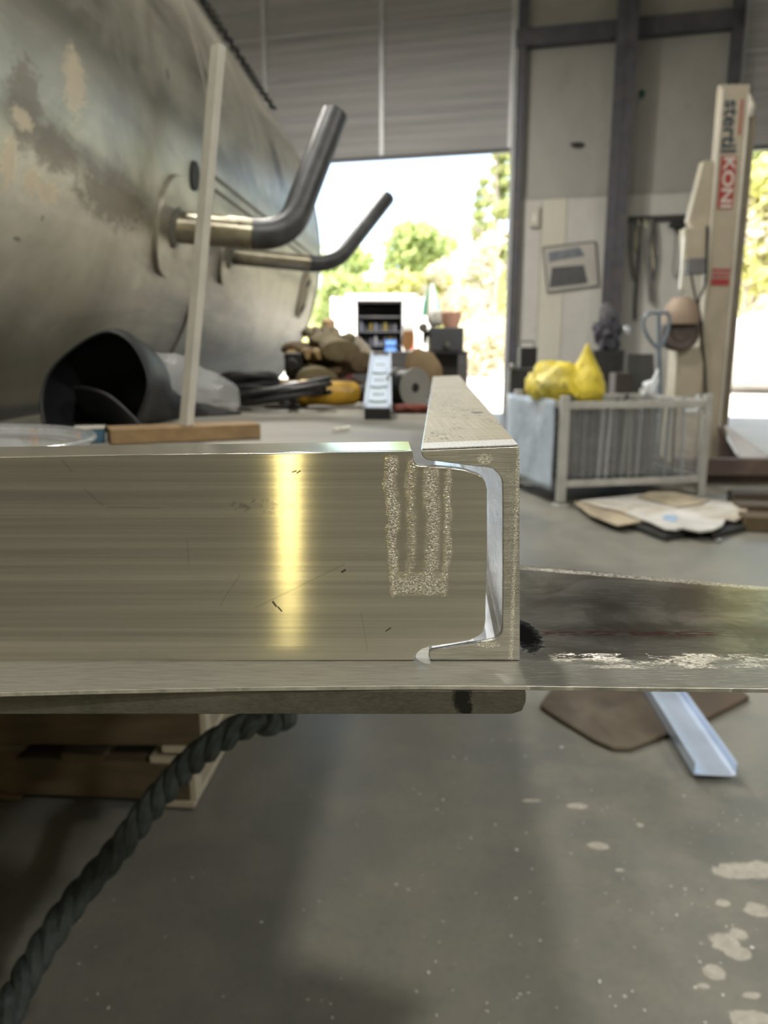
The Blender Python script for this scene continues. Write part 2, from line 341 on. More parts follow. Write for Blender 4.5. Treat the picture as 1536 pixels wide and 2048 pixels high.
# ---- thin plate under both and the thick bar ------------------------------------
ZP = 0.8563
pl = [P(-300, 1388, z=ZP), P(0, 1385, z=ZP), P(200, 1380, z=ZP), P(500, 1374, z=ZP), P(840, 1371, z=ZP), P(1040, 1372, z=ZP), P(1300, 1375, z=ZP), P(1700, 1379, z=ZP), P(1720, 1190, z=ZP), P(1536, 1174, z=ZP), P(1290, 1152, z=ZP), P(1110, 1136, z=ZP), P(1030, 1130, z=ZP), P(1000, 1130, z=ZP), P(900, 1150, z=ZP), P(-700, 1150, z=ZP)]
def mat_plate():
    m, t = mat('scuffed_bright_plate'); SOOT = 1; pos = wpos(t); x, y, z = t.sep(pos)
    ln = t.noise(vscale(t, pos, (60, 2400, 1), (0, 0, R(38))), 1, 3, 0.65); arc = t.noise(vscale(t, pos, (30, 600, 1), (0, 0, R(8))), 1, 4, 0.7, 0.5); cl = t.noise(pos, 22, 5, 0.65, 0.8)
    base = t.ramp(ln, 0.32, 0.68, lin((0.30, 0.30, 0.27)), lin((0.56, 0.555, 0.50)))
    X = lambda a, b: (P(a, b, z=ZP).x, P(a, b, z=ZP).y)
    right = t.band(x, 0.0625, 0.9, 0.0015); frontb = t.band(y, 0.25, X(1100, 1320)[1], 0.006)
    base = t.mix(t.math('MULTIPLY', right, t.math('SUBTRACT', 1.0, frontb)), base, t.ramp(cl, 0.35, 0.65, lin((0.36, 0.35, 0.32)), lin((0.62, 0.62, 0.60))))
    # scratched mid band, darkened to stand in for the reflected dark wall
    gr = t.mx(t.blob(x, y, X(1300, 1195), 0.075, 0.024, cl, 1.2, 0.5), t.blob(x, y, X(1330, 1262), 0.09, 0.012, cl, 1.2, 0.5))
    base = t.mix(t.math('MULTIPLY', gr, 0.6), base, lin((0.13, 0.12, 0.10)))
    lt = t.noise(vscale(t, pos, (60, 1400, 1), (0, 0, R(-24))), 1, 2, 0.6); sc = t.math('MULTIPLY', t.ramp(lt, 0.60, 0.63), t.math('MULTIPLY', right, t.ramp(cl, 0.42, 0.5)))
    base = t.mix(t.math('MULTIPLY', sc, 0.7), base, lin((0.9, 0.9, 0.86)))
    # faded red stencil line
    a, c = X(1075, 1266), X(1420, 1268)
    lt2 = t.noise(vscale(t, pos, (150, 420, 1)), 1, 2, 0.6)
    sten = t.math('MULTIPLY', t.seg(x, y, a, c, 0.0068), t.ramp(lt2, 0.47, 0.49))
    sten = t.math('MULTIPLY', sten, t.math('GREATER_THAN', t.seg(x, y, a, c, 0.0068), 0.3))
    base = t.mix(t.math('MULTIPLY', sten, 0.8), base, lin((0.22, 0.02, 0.02)))
    so = t.noise(pos, 300, 4, 0.7)
    soot = t.blob(x, y, X(1050, 1270), 0.0065, 0.020, so, 1.4, 0.35); base = t.mix(t.math('MULTIPLY', soot, 5.0, clamp=True), base, lin((0.008, 0.008, 0.008)))
    # glints painted as pale flecks along the ground edges of the right wing
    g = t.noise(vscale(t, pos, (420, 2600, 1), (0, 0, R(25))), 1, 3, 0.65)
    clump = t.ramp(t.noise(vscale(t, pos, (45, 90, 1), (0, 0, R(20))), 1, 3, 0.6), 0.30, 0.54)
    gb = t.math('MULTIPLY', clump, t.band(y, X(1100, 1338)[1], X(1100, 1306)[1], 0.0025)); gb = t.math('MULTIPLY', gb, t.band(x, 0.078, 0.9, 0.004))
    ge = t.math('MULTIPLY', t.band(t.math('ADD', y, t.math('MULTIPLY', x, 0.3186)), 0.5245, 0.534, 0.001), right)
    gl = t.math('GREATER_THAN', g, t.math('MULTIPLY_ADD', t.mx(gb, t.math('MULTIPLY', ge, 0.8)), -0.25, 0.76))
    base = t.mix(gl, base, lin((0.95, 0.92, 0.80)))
    t.put(t.b.inputs['Base Color'], base)
    t.put(t.b.inputs['Metallic'], t.math('SUBTRACT', t.math('MULTIPLY_ADD', t.math('MULTIPLY', frontb, t.math('SUBTRACT', 1.0, right)), -0.4, 0.95), t.math('MAXIMUM', t.math('MULTIPLY', gl, 0.85), t.math('MULTIPLY', soot, 4.0, clamp=False)), clamp=True))
    t.put(t.b.inputs['Roughness'], t.math('MULTIPLY_ADD', soot, 0.5, t.math('MULTIPLY_ADD', cl, 0.12, t.math('MULTIPLY_ADD', t.math('MAXIMUM', frontb, t.math('SUBTRACT', 1.0, right)), 0.26, 0.14))))
    t.put(t.b.inputs['Specular IOR Level'], t.math('MULTIPLY_ADD', soot, -0.5, 0.5, clamp=True)); t.bump(t.math('ADD', ln, t.math('MULTIPLY', gl, 1.5)), 0.35, 0.00015); return m
b = MB(); b.prism(pl, (0, 0, -0.0021)); build('steel_plate', b, mat_plate(), None, bevel=0.0004, label='thin scuffed flat plate under both channels, reaching out to the right with red stencil marks', cat='metal plate')
def mat_bar():
    m, t = mat('dark_steel_bar'); pos = wpos(t); x, y, z = t.sep(pos)
    cl = t.noise(vscale(t, pos, (1, 1, 2)), 30, 5, 0.65); fn = t.noise(vscale(t, pos, (1, 1, 3)), 400, 3, 0.6)
    base = t.ramp(cl, 0.3, 0.7, lin((0.065, 0.064, 0.05)), lin((0.125, 0.122, 0.098)))
    base = t.mix(t.math('MULTIPLY', t.ramp(fn, 0.4, 0.7), 0.3), base, lin((0.20, 0.195, 0.155)))
    X = lambda a, b: (P(a, b, d=0.3128).x, P(a, b, d=0.3128).z)
    so = t.noise(pos, 330, 4, 0.7)
    soot = t.mx(t.blob(x, z, X(925, 1398), 0.0042, 0.0062, so, 1.6, 0.3), t.blob(x, z, X(935, 1420), 0.0028, 0.004, so, 1.5, 0.3))
    base = t.mix(t.math('MULTIPLY', soot, 0.96), base, lin((0.006, 0.006, 0.006)))
    bur = t.math('MULTIPLY', t.blob(x, z, X(160, 1374), 0.0105, 0.0024, so, 0.8, 0.3), t.ramp(t.noise(pos, 900, 2), 0.5, 0.56)); base = t.mix(bur, base, lin((0.75, 0.74, 0.68)))
    t.put(t.b.inputs['Base Color'], base); t.b.inputs['Metallic'].default_value = 0.45; t.b.inputs['Roughness'].default_value = 0.5
    t.bump(t.math('ADD', fn, t.math('MULTIPLY', soot, 3)), 0.4, 0.0003); return m
m_bar = mat_bar()
zt_ = ZP - 0.0023; zb_ = P(900, 1432, d=0.3128).z
xr = P(1053, 1400, d=0.3128).x
tb = empty('welding_table', (-0.35, 1.6, 0), 'heavy steel welding table carrying the channels, tools and scrap', 'table')
b = MB(); fr = 0.3138
b.prism([Vector((-0.62, fr, zt_)), Vector((xr - 0.0004, fr, zt_)), Vector((xr, fr, zt_ - 0.002)), Vector((xr, fr, zb_ + 0.006)), Vector((xr - 0.0015, fr, zb_ + 0.0018)), Vector((xr - 0.006, fr, zb_ + 0.0003)), Vector((-0.62, fr, zb_))], (0, 0.07, 0)); build('front_bar', b, m_bar, tb, bevel=0.0006, label='dark thick edge bar with a black burn mark')
m_tab = M('worn_table_steel', (0.26, 0.25, 0.215), 0.55, 0.1, 0.3, 5, 0.15, 0.001, dirt=(0.20, 0.20, 0.19), stretch=(1, 2.5, 1))
ysp = 0.3845
b = MB(); b.prism([Vector((-0.80, ysp, zt_)), Vector((xr - 0.003 + 0.005, ysp, zt_)), Vector((xr - 0.003 + 0.068 * 2.6, ysp + 2.55, zt_)), Vector((-0.80, ysp + 2.55, zt_))], (0, 0, -0.014)); build('table_top', b, m_tab, tb, bevel=0.001)
m_dk = M('dark_painted_steel', (0.05, 0.05, 0.05), 0.55, 0.3, 0.3, 12, 0.1)
for (x, y) in ((-0.70, 0.75), (-0.70, 2.75), (0.10, 2.75), (-0.35, 2.75)):
    b = MB(); b.box((x, y, (zt_ - 0.014) / 2), (0.07, 0.07, zt_ - 0.0145)); build('leg', b, m_dk, tb, bevel=0.003)
b = MB(); b.box((-0.30, 2.75, 0.78), (0.8, 0.05, 0.08)); build('rail', b, m_dk, tb, bevel=0.003)
ZT = zt_
# ------------------------------------------------------------------ the hall
def mat_floor():
    m, t = mat('painted_concrete_floor'); pos = wpos(t); x, y, z = t.sep(pos)
    a = t.noise(pos, 1.1, 6, 0.6, 0.4); bb = t.noise(pos, 6, 6, 0.65); f = t.noise(pos, 60, 4, 0.6)
    base = t.ramp(a, 0.3, 0.7, lin((0.150, 0.155, 0.143)), lin((0.265, 0.26, 0.225)))
    base = t.mix(t.math('MULTIPLY', t.ramp(bb, 0.45, 0.7), 0.45), base, lin((0.32, 0.30, 0.24)))
    base = t.mix(t.math('MULTIPLY', t.ramp(f, 0.5, 0.75), 0.25), base, lin((0.12, 0.12, 0.115)))
    # chipped bare patches
    Z = lambda a, b: (P(a, b, z=0).x, P(a, b, z=0).y)
    rg = t.noise(pos, 24, 5, 0.7, 0.6)
    ch_ = []
    for (px, py, rx, ry) in ((1155, 1612, .022, .011), (1062, 1601, .020, .006), (1198, 1692, .022, .014), (1446, 1806, .014, .009), (1480, 1742, .055, .022), (1520, 1740, .04, .026), (1515, 1820, .022, .018), (1450, 1885, .026, .022), (1475, 1905, .024, .016), (1478, 1868, .014, .014), (1430, 1945, .018, .016), (1407, 1972, .010, .006), (1502, 1990, .014, .006), (1505, 2040, .035, .02), (1240, 1740, .010, .005), (1280, 1650, .007, .007)):
        ch_.append(t.blob(x, y, Z(px, py), rx, ry, rg, 1.7, 0.10))
    chip = t.mx(*ch_); base = t.mix(chip, base, t.ramp(f, 0.3, 0.7, lin((0.36, 0.34, 0.30)), lin((0.50, 0.48, 0.42))))
    vo = t.new('ShaderNodeTexVoronoi'); t.link(pos, vo.inputs['Vector']); vo.inputs['Scale'].default_value = 42; vo.inputs['Randomness'].default_value = 1.0
    sel = t.math('GREATER_THAN', t.sep(vo.outputs['Color'])[0], 0.86); cl = t.ramp(t.noise(pos, 3.0, 3), 0.46, 0.60)
    sp2 = t.math('MULTIPLY', t.math('MULTIPLY', t.math('LESS_THAN', vo.outputs['Distance'], 0.13), sel), cl)
    base = t.mix(t.math('MULTIPLY', sp2, 0.8), base, lin((0.66, 0.66, 0.62)))
    t.put(t.b.inputs['Base Color'], base)
    t.put(t.b.inputs['Roughness'], t.mix(chip, t.math('MULTIPLY_ADD', bb, 0.30, 0.26), (0.85, 0.85, 0.85, 1))); t.b.inputs['Specular IOR Level'].default_value = 0.5
    h = t.math('SUBTRACT', t.math('MULTIPLY_ADD', f, 0.25, t.math('MULTIPLY', bb, 0.3)), t.math('MULTIPLY', chip, 0.6)); t.bump(h, 0.25, 0.004); return m
AW = math.atan(0.25); W0 = P(1005, 829, z=0); 
r_ = ray(1480, 835); t_ = -1 / r_.z; Q0 = Vector((r_.x * t_, r_.y * t_, 0))
U_ = Vector((math.cos(AW), -math.sin(AW), 0)); N_ = Vector((-math.sin(AW), -math.cos(AW), 0))   # N towards the room
rr = ray(1005, 829); # put the wall origin on the line through Q0
tt = (Q0 - Vector((0, 0, 1))).dot(N_) / Vector((rr.x, rr.y, 0)).dot(N_)
W0 = Vector((rr.x * tt, rr.y * tt, 0))
WM = Matrix((( U_.x, N_.x, 0, W0.x), (U_.y, N_.y, 0, W0.y), (0, 0, 1, 0), (0, 0, 0, 1)))
def WU(px, py, v=0.0):    # pixel -> (u, h) on the plane v in front of the wall
    r = ray(px, py); o = Vector((0, 0, 1)); n = N_; d = (W0 + N_ * v - o).dot(n) / r.dot(n); p = o + r * d
    q = p - W0; return q.dot(U_), p.z
def WV(u, v, h): return WM @ Vector((u, v, h))
def wbox(mb, u0, u1, v0, v1, h0, h1):
    mb.box(((u0 + u1) / 2, (v0 + v1) / 2, (h0 + h1) / 2), (abs(u1 - u0), abs(v1 - v0), abs(h1 - h0)), mtx=WM); return mb
print('wall W0', W0, 'jamb2', WU(1472, 290), 'hdr', WU(1000, 296), WU(640, 318), 'col', WU(1262, 0), WU(1228, 600))
U1 = WU(1472, 292)[0]; U2 = U1 + 4.0; UD = -6.2; HC = 8.0
m_floor = mat_floor()
b = MB(); b.prism([(-7, -9, 0), (11, -9, 0), tuple(WV(12.5, 0, 0)), tuple(WV(-9, 0, 0))][::1], (0, 0, -0.2)); build('floor', b, m_floor, None, kind='structure')
def mat_panel(name, c, c2, sc=4.0, amt=0.5):
    m, t = mat(name); pos = wpos(t)
    n = t.noise(vscale(t, pos, (1, 1, 0.6)), 1.2, 5, 0.6); f = t.noise(pos, 9, 4, 0.6)
    base = t.mix(t.ramp(n, 0.35, 0.75), lin(c), lin(c2)); base = t.mix(t.math('MULTIPLY', t.ramp(f, 0.6, 0.75), 0.3), base, lin(tuple(q * 0.6 for q in c2)))
    t.put(t.b.inputs['Base Color'], base); t.b.inputs['Roughness'].default_value = 0.6; t.bump(f, 0.1, 0.01); return m
m_wall = mat_panel('grimy_liner_sheet', (0.46, 0.455, 0.43), (0.34, 0.335, 0.315))
m_wains = mat_panel('painted_white_board', (0.66, 0.65, 0.62), (0.54, 0.53, 0.50))
m_side = mat_panel('interior_metal_wall', (0.42, 0.39, 0.32), (0.30, 0.28, 0.23))
b = MB(); wbox(b, 0.05, U1 - 0.05, -0.16, -0.02, 0, HC); build('wall_far', b, m_wall, None, kind='structure')
b = MB(); wbox(b, -9, UD, -0.16, -0.02, 0, HC); build('wall_far_left', b, m_wall, None, kind='structure')
b = MB(); wbox(b, U2, 12.5, -0.16, -0.02, 0, HC); build('wall_far_right', b, m_wall, None, kind='structure')
b = MB(); wbox(b, UD, 0.05, -0.16, -0.02, 7.45, HC); wbox(b, U1 - 0.05, U2, -0.16, -0.02, 7.45, HC); build('wall_far_top', b, m_wall, None, kind='structure')
b = MB(); b.box((-6.6, 2, HC / 2), (0.15, 26, HC)); build('wall_left', b, m_side, None, kind='structure')
b = MB(); b.box((10.6, 1, HC / 2), (0.15, 20.5, HC)); build('wall_right', b, m_side, None, kind='structure')
b = MB(); b.box((2, -8.9, HC / 2), (17.4, 0.15, HC)); build('wall_near', b, m_side, None, kind='structure')
b = MB(); b.prism([(-7, -9, HC), (11, -9, HC), tuple(WV(12.5, -0.2, HC)), tuple(WV(-9, -0.2, HC))], (0, 0, 0.15)); build('ceiling', b, mat_panel('insulated_ceiling', (0.42, 0.42, 0.40), (0.34, 0.34, 0.32)), None, kind='structure')
# unseen glowing tube added behind the viewer for the streak on the web
mw = bpy.data.materials.new('glowing_tube'); mw.use_nodes = True; bs = mw.node_tree.nodes['Principled BSDF']; bs.inputs['Base Color'].default_value = (1, .85, .4, 1); bs.inputs['Emission Color'].default_value = (1, 0.82, 0.34, 1); bs.inputs['Emission Strength'].default_value = TUBE
XW = -0.043 - 0.126 * 2.94
tl = empty('streak_light', (XW, -2.6, 0), 'unseen yellow tube light added behind the viewer for the streak', 'added light')
b = MB(); b.tube([(XW, -2.6, 0.06), (XW, -2.6, 1.95)], 0.042, 24); build('tube', b, mw, tl, smooth=True)
b = MB(); b.lathe([(.16, .0), (.16, .02), (.05, .06), (.045, .06)], Matrix.Translation((XW, -2.6, .001)), seg=32); build('base', b, m_dk, tl, smooth=True)
b = MB(); b.tube([(XW, -2.6, 1.95), (XW, -2.6, 2.02)], 0.046, 24); build('cap', b, m_dk, tl, smooth=True)
# wainscot boards : separate sheets, a little different in tone
m_w2 = mat_panel('painted_white_board_yellowed', (0.70, 0.68, 0.60), (0.60, 0.58, 0.50))
hw = WU(1110, 396)[1]; k = 0; uc = WU(1243, 395)[0]
us = [0.10, WU(1085, 396)[0], WU(1135, 396)[0], uc - 0.02]
for a, c, mm in ((us[0], us[1], m_wains), (us[1], us[2], m_w2), (us[2], us[3], m_wains), (uc + 0.02, uc + 0.95, m_wains), (uc + 0.95, U1 - 0.12, m_w2)):
    b = MB(); wbox(b, a + 0.004, c - 0.004, -0.02, 0.005, 0.0, hw); build('trim_wainscot', b, mm, None, kind='structure')
b = MB(); wbox(b, 0.05, U1 - 0.05, 0.005, 0.02, hw - 0.005, hw + 0.025); build('trim_rail', b, m_wall, None, kind='structure')
# steel frame
m_iron = M('primer_steel', (0.095, 0.095, 0.115), 0.5, 0.2, 0.3, 6, 0.1, dirt=(0.12, 0.10, 0.10))
b = MB(); hg = WU(1120, 78)[1]; wbox(b, 0.05, U1 - 0.05, -0.02, 0.16, hg - 0.10, hg + 0.13); build('wall_girt', b, m_iron, None, kind='structure')
u0 = WU(1228, 200)[0]; u1 = WU(1262, 200)[0]
def ibeam(mb, u0, u1, v0, v1, h0, h1, tf=0.02):
    wbox(mb, u0, u1, v1 - tf, v1, h0, h1); wbox(mb, u0, u1, v0, v0 + tf, h0, h1); wbox(mb, (u0 + u1) / 2 - 0.008, (u0 + u1) / 2 + 0.008, v0, v1, h0, h1)
uj = (u0 + u1) / 2
b = MB(); ibeam(b, uj - 0.14, uj + 0.14, 0.16, 0.42, 0, HC); o = build('steel_column', b, m_iron, None, bevel=0.003, label='dark steel I-beam column standing between the two doorways', cat='column')
b = MB(); wbox(b, 0.07, 0.19, -0.02, 0.14, 0, HC); build('door_1_post', b, m_iron, None, kind='structure')
b = MB(); wbox(b, U1 - 0.19, U1 - 0.05, -0.02, 0.16, 0, HC); build('door_2_post', b, m_iron, None, kind='structure')
m_track = M('galvanised_track', (0.80, 0.82, 0.85), 0.4, 0.2, 0.15, 10, 0.1)  # pale colour stands in for sunlight on the door edge
for i, uu in ((1, 0.03), (2, U1 - 0.03)):
    b = MB(); wbox(b, uu - 0.03, uu + 0.03, 0.0, 0.02, 0, 7.6); wbox(b, uu - 0.03, uu - 0.015, 0.0, 0.08, 0, 7.6); wbox(b, uu + 0.015, uu + 0.03, 0, 0.08, 0, 7.6)
    build('door_%d_track' % i, b, m_track, None, kind='structure', bevel=0.003)
# sectional overhead doors, partly raised
def mat_door(c0, c1):
    m, t = mat('ribbed_door_sheet'); pos = wpos(t); x, y, z = t.sep(pos)
    n = t.noise(vscale(t, pos, (0.25, 0.25, 14)), 1, 4, 0.7); s = t.math('SINE', t.math('MULTIPLY', z, 2 * math.pi / 0.062))
    base = t.mix(t.ramp(n, 0.3, 0.72), lin(c0), lin(c1))
    t.put(t.b.inputs['Base Color'], base); t.b.inputs['Roughness'].default_value = 0.55; t.bump(t.math('ADD', t.math('MULTIPLY', s, 0.5), n), 0.6, 0.014); return m
m_door = mat_door((0.34, 0.34, 0.35), (0.52, 0.52, 0.53)); m_stile = M('door_stile', (0.66, 0.68, 0.70), 0.45, 0.4, 0.15, 8, 0.1)
def odoor(idx, ua, ub, hb, n, sh, stiles):
    for i in range(n):
        h0 = hb + i * sh
        b = MB(); wbox(b, ua, ub, -0.10, -0.055, h0 + 0.006, h0 + sh - 0.006)
        wbox(b, ua, ub, -0.055, -0.035, h0 + 0.006, h0 + 0.03); wbox(b, ua, ub, -0.055, -0.035, h0 + sh - 0.03, h0 + sh - 0.006)
        build('door_%d_section' % idx, b, m_door, None, kind='structure')
    for s in stiles:
        b = MB(); wbox(b, s - 0.035, s + 0.035, -0.055, -0.025, hb + 0.01, hb + n * sh); build('door_%d_stile' % idx, b, m_stile, None, kind='structure', bevel=0.004)
hb1 = WU(1000, 297)[1]
odoor(1, UD, 0.03, hb1, 6, 0.62, [WU(762, 200)[0], WU(527, 120)[0], -0.02, UD + 0.06])
hb2 = WU(1510, 291)[1]
odoor(2, U1 - 0.03, U2, hb2, 6, 0.62, [U1 + 1.4, U1 + 2.8])
for (ua, ub) in ((UD, 0.03), (U1 - 0.03, U2)):
    b = MB(); wbox(b, ua, ub, -0.11, -0.03, (hb1 if ua == UD else hb2) - 0.05, (hb1 if ua == UD else hb2) + 0.004); build('door_seal', b, M('bottom_seal', (0.10, 0.11, 0.12), 0.6, 0, 0.1), None, kind='structure')
# glow of the overhead fill lamps, added out of view
m_glow = bpy.data.materials.new('lamp_glow'); m_glow.use_nodes = True; bs = m_glow.node_tree.nodes['Principled BSDF']; bs.inputs['Emission Color'].default_value = (1, 0.85, 0.6, 1); bs.inputs['Emission Strength'].default_value = 6
# ================================================================== the big tank
AX = Vector((0.0585, 1.0, 0)).normalized(); AC = Vector((-1.88, 0, 1.59)); TR = 1.2
def tpt(yy, ang, r=TR):   # point on the shell, angle from the side facing the table, upwards
    c = AC + AX * yy; s = Vector((AX.y, -AX.x, 0)); return c + s * (r * math.cos(ang)) + Vector((0, 0, r * math.sin(ang)))
def thit(px, py, rad=TR):         # where the pixel's ray meets the shell
    o = Vector((0, 0, 1)) - AC; d = ray(px, py); o = o - AX * o.dot(AX); dd = d - AX * d.dot(AX)
    a = dd.dot(dd); b_ = 2 * o.dot(dd); c = o.dot(o) - rad * rad; q = b_ * b_ - 4 * a * c
    if q < 0: return None
    t = (-b_ - math.sqrt(q)) / (2 * a); return Vector((0, 0, 1)) + d * t
def mat_tank():
    m, t = mat('stained_mill_aluminium'); pos = wpos(t); x, y, z = t.sep(pos)
    st = t.noise(vscale(t, pos, (2.2, 0.35, 2.2)), 1.6, 6, 0.62, 0.8); cl = t.noise(vscale(t, pos, (1, .8, 1)), 2.4, 7, 0.66, 0.9); fi = t.noise(vscale(t, pos, (9, 1.2, 9)), 2, 5, 0.6)
    base = t.ramp(cl, 0.28, 0.72, lin((0.36, 0.345, 0.285)), lin((0.76, 0.735, 0.62)))
    base = t.mix(t.math('MULTIPLY', t.ramp(st, 0.50, 0.68), 0.65), base, lin((0.13, 0.125, 0.115)))
    base = t.mix(t.math('MULTIPLY', t.ramp(fi, 0.45, 0.7), 0.3), base, lin((0.68, 0.66, 0.60)))
    # tan, brown and pale patches near the front left, as yz blobs on the shell
    rg = t.mix(0.5, t.noise(vscale(t, pos, (1, 1, 1)), 13, 6, 0.8, 1.5), t.noise(vscale(t, pos, (1, 0.3, 1), (R(30), 0, 0)), 60, 4, 0.8, 1.5))
    def B(px, py, ry, rz, am=1.6):
        h = thit(px, py); return t.blob(y, z, (h.y, h.z), ry, rz, rg, am * 2.6, 0.3)
    zz = lambda a, b: thit(a, b).z
    wv = t.math('MULTIPLY', t.math('SUBTRACT', cl, 0.5), 0.18); zq = t.math('ADD', z, wv)
    bands = t.mx(t.math('MULTIPLY', t.band(zq, zz(170, 60) - .035, zz(170, 60) + .03, .03), .7), t.band(zq, zz(180, 330) - .03, zz(180, 330) + .02, .03), t.math('MULTIPLY', t.band(zq, zz(150, 690) - .2, zz(150, 690) + .02, .06), .8))  # lowest band paints the shade on the tank's lower side
    base = t.mix(t.math('MULTIPLY', bands, t.math('MULTIPLY_ADD', st, 0.9, 0.05)), base, lin((0.12, 0.11, 0.095)))
    brown = t.mx(B(50, 210, .05, .07), B(110, 300, .09, .035), B(230, 400, .16, .05, 2.2)); base = t.mix(t.math('MULTIPLY', brown, 0.6), base, lin((0.17, 0.13, 0.09)))
    pale = t.mx(B(45, 240, .035, .016), B(18, 320, .02, .04), B(62, 360, .025, .022), B(95, 385, .035, .018), B(150, 160, .04, .05, 2.0)); base = t.mix(t.math('MULTIPLY', pale, 0.75), base, lin((0.80, 0.68, 0.50)))
    dk = t.mx(B(35, 478, .012, .004), B(85, 437, .004, .006), B(335, 148, .012, .012), B(555, 330, .10, .10, 2.6)); base = t.mix(t.math('MULTIPLY', dk, 0.6), base, lin((0.06, 0.06, 0.06)))
    t.put(t.b.inputs['Base Color'], base)
    t.put(t.b.inputs['Metallic'], t.math('SUBTRACT', 0.72, t.math('MULTIPLY', t.mx(pale, brown), 0.6)))
    t.put(t.b.inputs['Roughness'], t.math('MULTIPLY_ADD', cl, 0.22, 0.30)); t.b.inputs['Anisotropic'].default_value = 0.3
    t.bump(t.math('ADD', t.math('MULTIPLY', fi, 0.6), rg), 0.12, 0.006); return m
m_tank = mat_tank(); m_weld = M('weld_bead', (0.30, 0.29, 0.26), 0.5, 0.7, 0.3, 60, 0.4, 0.001)
m_pipe = M('dull_pipe', (0.105, 0.11, 0.12), 0.42, 0.5, 0.35, 12, 0.15, 0.002, dirt=(0.06, 0.06, 0.06)); m_stub = M('polished_stub', (0.42, 0.39, 0.30), 0.30, 0.85, 0.35, 14, 0.2, 0.002, dirt=(0.14, 0.13, 0.11))
m_hole = M('dark_opening', (0.008, 0.009, 0.012), 0.6, 0, 0.1)
TY0, TY1 = -1.0, 5.0
tk = empty('storage_tank', (AC.x, 2.0, 0), 'huge stained aluminium tank lying on its side along the left of the table', 'tank')
pr = [(TR, 0.0), (TR, TY1 - TY0)]
for i in range(1, 13):
    a = i / 12 * math.pi / 2; pr.append((TR * math.cos(a) ** 0.75 if i < 12 else 0.002, TY1 - TY0 + 0.36 * math.sin(a)))
pr0 = [(0.002, -0.36)] + [(TR * math.cos(i / 12 * math.pi / 2) ** 0.75, -0.36 * math.sin(i / 12 * math.pi / 2)) for i in range(11, 0, -1)]
b = MB(); b.lathe(pr0 + pr, frame_to(AX, AC + AX * TY0), seg=128); shell = build('tank_shell', b, m_tank, tk, smooth=True)
for yy in (1.35, 2.62, 5.0):   # circumferential seams
    b = MB(); n = 120; b.tube([tpt(yy, 2 * math.pi * i / n, TR + 0.001) for i in range(n)], 0.004, 6, closed=True); build('seam_or_reflection', b, m_weld, tk, smooth=True)
def arcframe(p):   # outward normal of the shell
    c = AC + AX * ((p - AC).dot(AX)); return (p - c).normalized()
def padring(p, rad, th=0.012):
    n = arcframe(p); b = MB(); tz = Vector((0, 0, 1)); tz = (tz - n * tz.dot(n)).normalized(); rings = []
    def on(r, a, h):
        q = p + AX * (r * math.cos(a)) + tz * (r * math.sin(a)); nn = arcframe(q); c = AC + AX * ((q - AC).dot(AX)); return c + nn * (TR + h)
    seg = 56
    R0 = [b.bm.verts.new(on(0.02, 2 * math.pi * k / seg, th)) for k in range(seg)]; R1 = [b.bm.verts.new(on(rad * .6, 2 * math.pi * k / seg, th)) for k in range(seg)]
    R2 = [b.bm.verts.new(on(rad, 2 * math.pi * k / seg, th)) for k in range(seg)]; R3 = [b.bm.verts.new(on(rad, 2 * math.pi * k / seg, -0.003)) for k in range(seg)]
    for A, B in ((R0, R1), (R1, R2), (R2, R3)):
        for k in range(seg): b.bm.faces.new((A[k], A[(k + 1) % seg], B[(k + 1) % seg], B[k]))
    b.bm.faces.new(R0[::-1]); return b
def nozzle(root_px, pts, r, padr, open_end=False, joint=None, lab=None):
    p = thit(*root_px); n = arcframe(p)
    pad = build('reinforcing_pad', padring(p, padr), m_tank, tk, bevel=0.003)
    b = MB(); b.tube([p + n * 0.013 + n * 0, p + n * 0.02], [r + 0.014, r + 0.003], 28); build('weld_fillet', b, m_weld, pad, smooth=True)
    raw = [p - n * 0.02] + pts; path = [raw[0]]
    for i in range(1, len(raw) - 1):
        A, B, C = raw[i - 1], raw[i], raw[i + 1]; rad = 0.10 if r > 0.035 else 0.11
        a = B + (A - B).normalized() * min(rad, (A - B).length * .48); c = B + (C - B).normalized() * min(rad, (C - B).length * .48)
        for k in range(11):
            s = k / 10; path.append((a * (1 - s) + B * s) * (1 - s) + (B * (1 - s) + c * s) * s)
    path.append(raw[-1])
    b = MB(); b.tube([path[0], path[1] * 0.5 + path[0] * 0.5, path[1]], r * 1.02, 28); build('pipe_stub', b, m_stub, tk, smooth=True)
    b = MB(); b.tube(path[1:], r, 28); pipe = build('outlet_pipe', b, m_pipe, tk, smooth=True, label=lab)
    d = (path[-1] - path[-2]).normalized()
    b = MB(); b.tube([path[-1] - d * 0.004, path[-1] + d * 0.003], r * 0.86, 28); build('end_disc', b, M('dark_end_disc', (0.05, 0.05, 0.05), 0.7, 0.2, 0.2), pipe, smooth=True)  # dark disc on the closed pipe end
    return path
root1 = thit(345, 455); n1 = arcframe(root1); print('root1', root1, n1)
nozzle((345, 455), [P(575, 476, d=root1.y + 0.06), P(668, 232, d=root1.y + 0.30)], 0.041, 0.135, lab='thicker curved pipe with its dark end pointing up')
root2 = thit(470, 520); print('root2', root2)
nozzle((455, 512), [P(668, 532, d=root2.y + 0.12), P(775, 396, d=root2.y + 0.46)], 0.030, 0.10, lab='thinner curved pipe rising towards the doorway')
p = thit(388, 352); n = arcframe(p)
b = MB(); tz = AX.cross(n); b.tube([p - n * 0.01, p + n * 0.006], 0.040, 30); build('port_hole', b, m_hole, tk, smooth=True, label='black open port behind the leaning bar')
